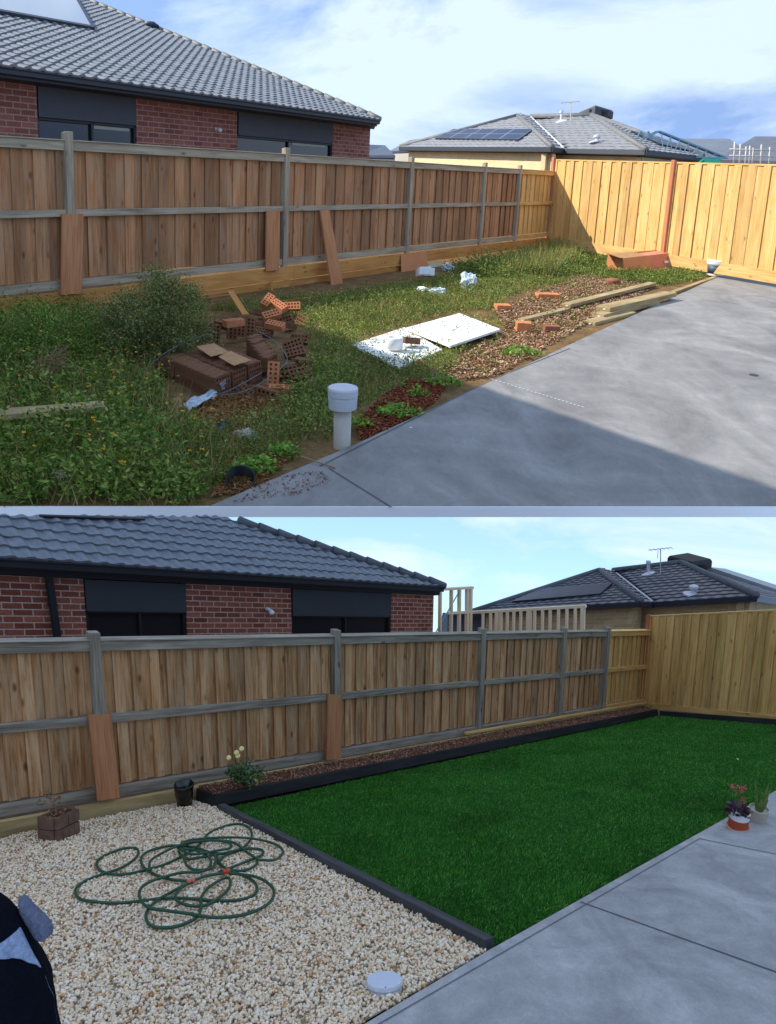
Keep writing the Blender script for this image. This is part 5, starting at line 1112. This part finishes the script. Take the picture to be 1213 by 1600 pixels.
# garden hose
hz = thing('garden_hose', 'tangled dark green garden hose lying on the pebbles', 'hose', G(290, 1370))
Z2 = lambda x, y: (100+x/3.369, 1270+y/3.369)
HP = [[(820, 265), (800, 225), (815, 262), (850, 290), (900, 315), (960, 335), (1010, 375), (1010, 420), (960, 450), (880, 462), (760, 460), (640, 450), (520, 450), (400, 465), (280, 475), (180, 470), (90, 455), (60, 420), (75, 385), (130, 350), (210, 320), (300, 290), (370, 245), (392, 210),
       (380, 188), (330, 185), (260, 205), (190, 240), (172, 270), (195, 305), (250, 322), (330, 322), (440, 298), (520, 275), (600, 240), (660, 205), (720, 160), (760, 110), (830, 75), (910, 58), (970, 75), (990, 115), (970, 160), (920, 195), (850, 225), (820, 255), (840, 285), (900, 305), (960, 300), (1010, 275), (1020, 245)],
      [(655, 360), (560, 350), (480, 325), (420, 285), (408, 240), (440, 205), (520, 180), (600, 172), (700, 185), (760, 205), (830, 215), (900, 200), (980, 188), (1040, 195), (1045, 220), (990, 245), (900, 280), (835, 306)],
      [(680, 366), (640, 378), (560, 420), (500, 455), (450, 500), (432, 550), (460, 595), (540, 605), (620, 590), (700, 550), (722, 500), (722, 450), (760, 395), (830, 350), (870, 345), (870, 395), (820, 445), (750, 485), (670, 490), (600, 465), (590, 430), (620, 395), (680, 358), (760, 330), (840, 318)],
      [(1020, 245), (960, 205), (900, 160), (820, 145), (720, 150), (650, 165), (605, 200), (640, 240), (720, 235), (820, 215)],
      [(600, 185), (640, 150), (740, 135), (850, 130), (960, 132), (1060, 148), (1130, 175), (1152, 210), (1110, 248), (1030, 248)],
      [(870, 318), (940, 325), (1020, 340), (1080, 375), (1108, 420), (1080, 475), (1000, 520), (900, 545), (780, 550), (650, 530), (540, 515), (450, 500), (405, 460), (400, 410), (440, 370), (520, 340), (620, 315), (720, 310), (770, 280), (765, 235), (700, 200), (620, 190)],
      [(630, 230), (650, 280), (700, 300), (780, 290), (800, 240), (790, 220)],
      [(455, 300), (450, 270), (470, 240), (550, 195), (640, 160), (700, 150), (800, 145), (870, 160), (875, 185), (800, 200), (720, 215), (660, 215), (610, 190)]]
g = MB()
for k, c in enumerate(HP):
    P = catmull([G(*Z2(x, y), GH-.024-.007*k-.004*math.sin(i*1.3+k)) for i, (x, y) in enumerate(c)], 7); g.tube(P, .0104, 8)
g.build('hose', plain('hose_green', hx(34, 76, 52), .45, .15, 60, bmp=.1), hz, smooth=True)
for (x, y, dx, dy, m_) in ((668, 362, -1, .25, hx(214, 96, 66)), (855, 309, -1, .15, hx(206, 66, 34))):
    c = G(*Z2(x, y), GH-.045); ax = nz(G(*Z2(x+dx*30, y+dy*30), GH-.045)-c); g = MB(); g.lathe(c-ax*.028, [(.012, 0), (.018, .003), (.019, .022), (.014, .028), (.017, .032), (.016, .05), (.010, .056)], 18, ax=ax)
    g.build('connector', plain('orange_plastic_%d' % x, m_, .45, .08, 4, bmp=0), hz, smooth=False)
g = MB(); c = G(*Z2(828, 312), GH-.045); g.lathe(c-ax*.01, [(.016, 0), (.017, .01), (.012, .03)], 16, ax=ax); g.build('connector_sleeve', M_cord2, hz)
# round white inspection cap
ic = thing('inspection_cover', 'round white plastic drain cap set in the pebbles by the patio', 'drain cap', G(601, 1546)); b0 = np.array(ic['_b']); s = np.linalg.norm(b0)/FPX*.88; r_ = 26.5*s
g = MB(); g.lathe(b0, [(r_*.96, -.03), (r_*.96, .018), (r_*.9, .020), (r_*.9, .024)], 48, ax=n); g.build('collar', M_pvc, ic)
g = MB(); g.lathe(b0, [(r_*.9, .024), (r_, .025), (r_, .040), (r_*.98, .046), (r_*.94, .048), (0, .049)], 64, ax=n); g.build('lid', plain('lid_plastic', hx(206, 212, 220), .45, .03, 4, bmp=.02), ic)
for (px, py) in ((584, 1527.5), (617.5, 1525), (602.5, 1542.5)):
    c = G(px, py, GH-.0505); g = MB(); g.lathe(c, [(.004, 0), (.004, .001), (0, .001)], 12, ax=n); g.build('screw', M_cord2, ic)
# potted plants on the patio
def pot_plant(): pass
pp = thing('potted_plant', 'terracotta pot with a white rim and purple leaved plant on the patio', 'potted plant', G(1153, 1294, GH-.04)); b0 = np.array(pp['_b']); s = b0[1]/FPX
g = MB(); g.lathe(b0, [(0, 0), (18.8*s, 0), (19.3*s, 4*s), (17.5*s, 5*s), (17*s, 3*s), (0, 3*s)], 40); g.build('saucer', plain('pale_terracotta', hx(206, 150, 124), .8, .1, 8), pp, smooth=False)
g = MB(); g.lathe(b0, [(15.6*s, 3.2*s), (16.4*s, 21.5*s)], 40); g.build('pot', plain('terracotta', hx(176, 78, 46), .8, .12, 8), pp, smooth=False)
g = MB(); g.lathe(b0, [(16.5*s, 21*s), (17.2*s, 33*s), (15.8*s, 33.4*s), (15.3*s, 28*s), (0, 28*s)], 40); g.build('rim', M_white, pp, smooth=False)
c0_ = b0+ZU*30*s; nl = 130; a = rng.uniform(0, 6.28, nl); q = rng.uniform(.1, 1, nl); C = c0_+np.column_stack([np.cos(a)*q*15*s-4*s, np.sin(a)*q*15*s, rng.uniform(0, 16, nl)*s*(1.2-q)]); D = np.column_stack([np.cos(a), np.sin(a), rng.uniform(-.1, .8, nl)]); D /= np.linalg.norm(D, axis=1, keepdims=True)
V, F = leaves(C, D, rng.uniform(8, 14, nl)*s, rng.uniform(5, 8, nl)*s); npmesh('foliage', V, F, leafm('purple_leaf', [(0, hx(44, 28, 36)), (.6, hx(92, 66, 78)), (1, hx(136, 108, 116))], .45, .1), pp, nper=4)
g = MB(); fl_ = []
for (px, py) in ((1143, 1227), (1150, 1230), (1157, 1235), (1164, 1232), (1163, 1250)):
    e_ = PL(c0_, c0_+V3(1, 0, 0)).at(px, py); g.tube([c0_, (c0_+e_)/2+V3(0, 0, .01), e_], [.003, .002, .0015], 5); fl_.append(e_)
g.build('flower_stalk', plain('stalk', hx(110, 110, 70), .7, .1, 5), pp)
for f_ in fl_:
  C = f_+rng.normal(0, 1, (20, 3))*np.array([1.9, 1.6, 1.9])*s; V, F = leaves(C, rdir(len(C)), 4.4*s, 3.2*s); npmesh('flower', V, F, leafm('coral_flower', [(0, hx(164, 74, 58)), (1, hx(206, 128, 110))], .5, .2), pp, nper=4)
p2 = thing('potted_plant', 'cream pot with tall upright green leaves at the right edge of the patio', 'potted plant', G(1184, 1284, GH-.04)); b0 = np.array(p2['_b']); s = b0[1]/FPX
g = MB(); g.lathe(b0, [(0, 0), (13*s, 0), (16*s, 26*s), (14.8*s, 26.4*s), (14*s, 22*s), (0, 22*s)], 36); g.build('pot', plain('cream_pot', hx(186, 178, 158), .7, .1, 8), p2, smooth=False)
g = MB(); M_spk = plain('snake_leaf', hx(108, 130, 64), .5, .35, 9)
for k in range(11):
    a = k*2.4; hk = (44+14*math.sin(k*1.7))*s; o_ = b0+ZU*22*s+V3(math.cos(a), math.sin(a), 0)*5*s; t_ = o_+V3(math.cos(a)*7*s+2*s, math.sin(a)*7*s, hk*.9); sd = nz(V3(-math.sin(a), math.cos(a), 0))
    m1 = o_*.6+t_*.4; g.slab([o_-sd*2.5*s, m1-sd*4.5*s, t_, m1+sd*4.5*s, o_+sd*2.5*s], nz(np.cross(sd, t_-o_))*.004)
g.build('foliage', M_spk, p2)
# tiny pale leaves fallen on the lawn
for (px, py, lab) in ((1153, 1186, 'tiny pale leaf lying at the right of the lawn'), ):
    c = G(px, py, GH-.035); g = MB(); g.blob(c, (.018, .012, .005), 1, .1); tag(g.build('fallen_leaf', plain('pale_leaf', hx(220, 214, 170), .7, .05, 5, bmp=0), base=c), lab, 'leaf')

# dark fleece garment at the bottom left corner, draped over a chair back close to the camera
dj = 1.45; prof = [(1396, -10), (1411, 12), (1425, 24), (1440, 35), (1455, 43), (1472, 51), (1490, 60), (1505, 69), (1525, 78), (1540, 83), (1553, 90), (1575, 93), (1610, 99), (1680, 115), (1800, 125)]
jk = thing('jacket', 'dark navy fleece jacket with pale stripes draped at the bottom left corner', 'jacket', at(-60, 1800, dj)); cx_ = -70.; g = MB(); rows = []
def jpt(row, t, lift=0., rx=None):     # t in radians round the garment; row picks the height
    ys = [p[0] for p in prof]; xr_ = np.interp(row, ys, [p[1] for p in prof])-9; c = at(cx_, row, dj); e_ = at(xr_, row, dj); R_ = np.linalg.norm((e_-c)[:2])+lift; fold = 1+.05*math.sin(6*t+row*.012)+.025*math.sin(13*t-row*.03)+.012*math.sin(29*t+row*.05)
    ca = math.cos(t); fold = 1+(fold-1)*(1-abs(ca)**6); return c+V3(R_*ca*fold, -R_*.55*math.sin(t)*fold, 0)
rws = list(np.linspace(1398, 1800, 44)); vs = []; SG = 48
for r_ in rws: vs += [jpt(r_, 2*math.pi*k/SG) for k in range(SG)]
fs = [(i*SG+k, i*SG+(k+1) % SG, (i+1)*SG+(k+1) % SG, (i+1)*SG+k) for i in range(len(rws)-1) for k in range(SG)]+[tuple(range(SG))]
def fleece(name, c):
    def bld(nt, b, N, L):
        tc = N('ShaderNodeTexCoord').outputs['Object']; f = noise(N, L, tc, 90, 5, .7); f2 = noise(N, L, tc, 9, 4)
        L(mixc(N, L, 1., ramp(N, L, f, [(.3, tuple(x*.7 for x in c)), (.7, tuple(x*1.3 for x in c))]), ramp(N, L, f2, [(.3, (.8, .8, .8)), (.7, (1.15, 1.15, 1.15))]), 'MULTIPLY'), b.inputs['Base Color'])
        b.inputs['Roughness'].default_value = 1; b.inputs['Specular IOR Level'].default_value = .1; bump(N, L, b, f, .8, .01)
    return mat(name, bld)
g.add(vs, fs); g.build('fleece_body', fleece('navy_fleece', hx(13, 16, 26)), jk, smooth=True)
def stripe(keys, m_, nm, lift=.004):
    keys = [tuple(np.array(keys[i])*(1-t)+np.array(keys[i+1])*t) for i in range(len(keys)-1) for t in (0, .25, .5, .75)]+[keys[-1]]; vs = []; N_ = 8
    for (row, t0, t1) in keys: vs += [jpt(row, t0+(t1-t0)*j/N_, lift) for j in range(N_+1)]
    fs = [(i*(N_+1)+j, i*(N_+1)+j+1, (i+1)*(N_+1)+j+1, (i+1)*(N_+1)+j) for i in range(len(keys)-1) for j in range(N_)]; g = MB(); g.add(vs, fs); o = g.build(nm, m_, jk, smooth=True); md = o.modifiers.new('thick', 'SOLIDIFY'); md.thickness = .004; md.offset = 1
def tx(row, px): ys = [p[0] for p in prof]; xr_ = np.interp(row, ys, [p[1] for p in prof])-9; return math.acos(max(-1, min(1, (px-cx_)/(xr_-cx_))))
M_st = fleece('pale_fleece', hx(150, 164, 190))
stripe([(r_, tx(r_, a), tx(r_, b)) for r_, a, b in ((1447, -12, 30), (1456, -6, 38), (1464, 10, 43), (1472, 30, 48), (1482, 42, 53), (1492, 50, 58), (1502, 58, 64), (1510, 64, 67))], M_st, 'pale_stripe')
stripe([(r_, tx(r_, a), tx(r_, b)) for r_, a, b in ((1524, 79, 82), (1538, 82, 89), (1552, 86, 95), (1568, 88, 99), (1590, 92, 104), (1620, 95, 110))], M_st, 'pale_stripe')
g = MB(); gp = [(24, 1405), (40, 1424), (58, 1440), (66, 1450), (72, 1462), (70, 1470), (63, 1476), (52, 1470), (40, 1450), (28, 1430)]
g.slab([at(x, y, dj+.02) for x, y in gp], V3(.01, .03, 0)); g.build('grey_collar', fleece('grey_fleece', hx(112, 116, 134)), jk, bevel=.008)

# house, frame and roofs behind the lower yard
wins2 = [dict(x0=130, x1=290, sy0=955, sy1=956.5, mull=.52, drop=1.55), dict(x0=455, x1=612, sy0=961.5, sy1=964, mull=.52, drop=1.55)]
h2, WP2, TW2, rp2, nr2, up2, eh2 = brick_house('red brick house with charcoal tiled roof behind the fence of the green lawn', (31, 887.6), (693, 925), (31, 900), (678, 930.5), (31, 874), (693, 917), 1.15, 1.08,
    (343, 808.6), math.radians(25), wins2, (M_brick2, M_tile2, M_ridge2, M_cord2, M_shut2), 0, (.27, .27), cut=[(343, 808.2), (-60, 808.2)], xr=694)
g = MB(); A1, A2 = WP2.at(72, 889)+TW2*.08, WP2.at(87, 996)+TW2*.08; g.bar(A1, A2-(A1-A2)*.8, .10, .08, WP2.e); md_ = (A1+A2)/2; g.box(md_+TW2*-.01, WP2.e*.075, TW2*.035, ZU*.015); g.build('downpipe', M_cord2, h2, bevel=.008)
g = MB(); c = WP2.at(417, 951); T = TW2; g.lathe(c, [(.04, 0), (.04, .04), (.03, .06), (.03, .10)], 16, ax=T); g.lathe(c+T*.1, [(.02, 0), (.045, .03), (.05, .1), (0, .12)], 16, ax=nz(T+V3(.1, 0, -.8)))
tag(g.build('wall_light', M_white, base=c, smooth=True), 'small white spotlight on the brick wall of the house with the charcoal roof', 'lamp')
pts = [(-60, 812), (190, 809.5), (222, 816), (224, 810), (60, 809)]
tt = thing('solar_panel', 'dark solar panel edge lying near the top of the charcoal tiled roof', 'solar panel', rp2(100, 812)); A, B = rp2(60, 811.5)+nr2*.06, rp2(224, 816)+nr2*.06; g = MB(); g.bar(A, B, .05, .05, nr2); g.build('frame', M_cord2, tt, bevel=.006); g = MB(); g.slab([A+nr2*.02, B+nr2*.02, B+up2*.07+nr2*.02, A+up2*.02+nr2*.02], -nr2*.02); g.build('panel_glass', M_glass, tt)
far_house('cream brick house with charcoal hip roof and dark solar panels beyond the green lawn', dict(
    E1=(740, 956.5, 1.1), E2=(1001, 941.5, 1.1), AP=(936.5, 892.4, 3.1), V=(1019.5, 942.5, 1.1), R0=(958, 892.8, 3.1), R1=(1065, 880.6, 3.1), M=(1181, 932.5, 1.1), S=(1290, 951, 1.1),
    solar=[(0, [(801, 943.5), (938.7, 932), (958, 915), (847, 923)], 5, 2), (3, [(1105, 889), (1215, 925), (1240, 925), (1132, 891)], 4, 2)],
    pipe=(1013.5, 877, 898), ant=(1032.5, 858, 899), whirl=(1083, 914, 929), cooler=((1053, 870.5), (1100, 886))), M_ftile2, M_ridge2, M_cream2, M_solar2, .45, .42)
SRD = 4.5
small_roof('distant_house', 'dark low roof behind the tall timber studs', [(686, 984), (752, 984), (744, 962), (692, 957)], [.5, .5, 2.1, 2.1], plain('distant_roof_dark', (0, 0, 0)), MATS['distant_wall_dark'], 1.2)
small_roof('distant_house', 'thin dark roof line left of the charcoal hip roof', [(700, 960), (790, 955), (770, 946), (752, 949)], [1.1, 1.1, 1.9, 1.8], MATS['distant_roof_dark'], MATS['distant_wall_dark'], 1.8)
hf = thing('house_frame', 'pale timber stud frame of an unfinished house behind the weathered fence', 'building frame', G(720, 990, .9)*1.0)
wt = PL(at(688, 950, 19), at(741, 950, 20.5)); q2 = PL(at(735, 950, 21), at(915, 950, 18.8))
def stud(pl, xt, yt, xb_, yb, w_): g = MB(); g.bar(pl.at(xt, yt), pl.at(xb_, yb), w_, .09, pl.e); g.build('stud', M_pine, hf, bevel=.004)
for x, w_ in ((688, .07), (705.5, .08), (718, .09), (730, .10), (735.5, .12)): stud(wt, x, 921 if x < 725 else 919, x-1, 1000, w_)
g = MB(); g.bar(wt.at(686, 921), wt.at(739, 918), .07, .09); g.build('top_plate', M_pine, hf, bevel=.004)
g = MB(); g.bar(wt.at(722, 917), wt.at(680, 990), .03, .02); g.build('steel_brace', M_steel, hf)
for z_ in (8,):
    g = MB(); g.bar(wt.at(700, 958), wt.at(737, 956), .07, .07); g.build('nogging', M_pine, hf)
xsd = [195, 222, 245, 260, 282, 305, 330, 358, 365, 380, 408, 435, 465, 495, 525, 552]
for i, x in enumerate(xsd):
    px = 670+x/2.289; yt = 957-(px-735.5)/179*10; stud(q2, px, yt, px-1, 1000, .12 if i in (2, 7, 15) else .065)
g = MB(); g.bar(q2.at(734, 957), q2.at(916, 947), .08, .09); g.build('top_plate', M_pine, hf, bevel=.004)
g = MB(); g.bar(q2.at(740, 972), q2.at(915, 966), .0, .0) if False else g.bar(q2.at(914, 949), q2.at(907, 992), .05, .05, q2.e); g.build('brace', M_pine, hf)
g = MB(); g.bar(wt.at(741, 985), wt.at(741, 950), .001, .001);
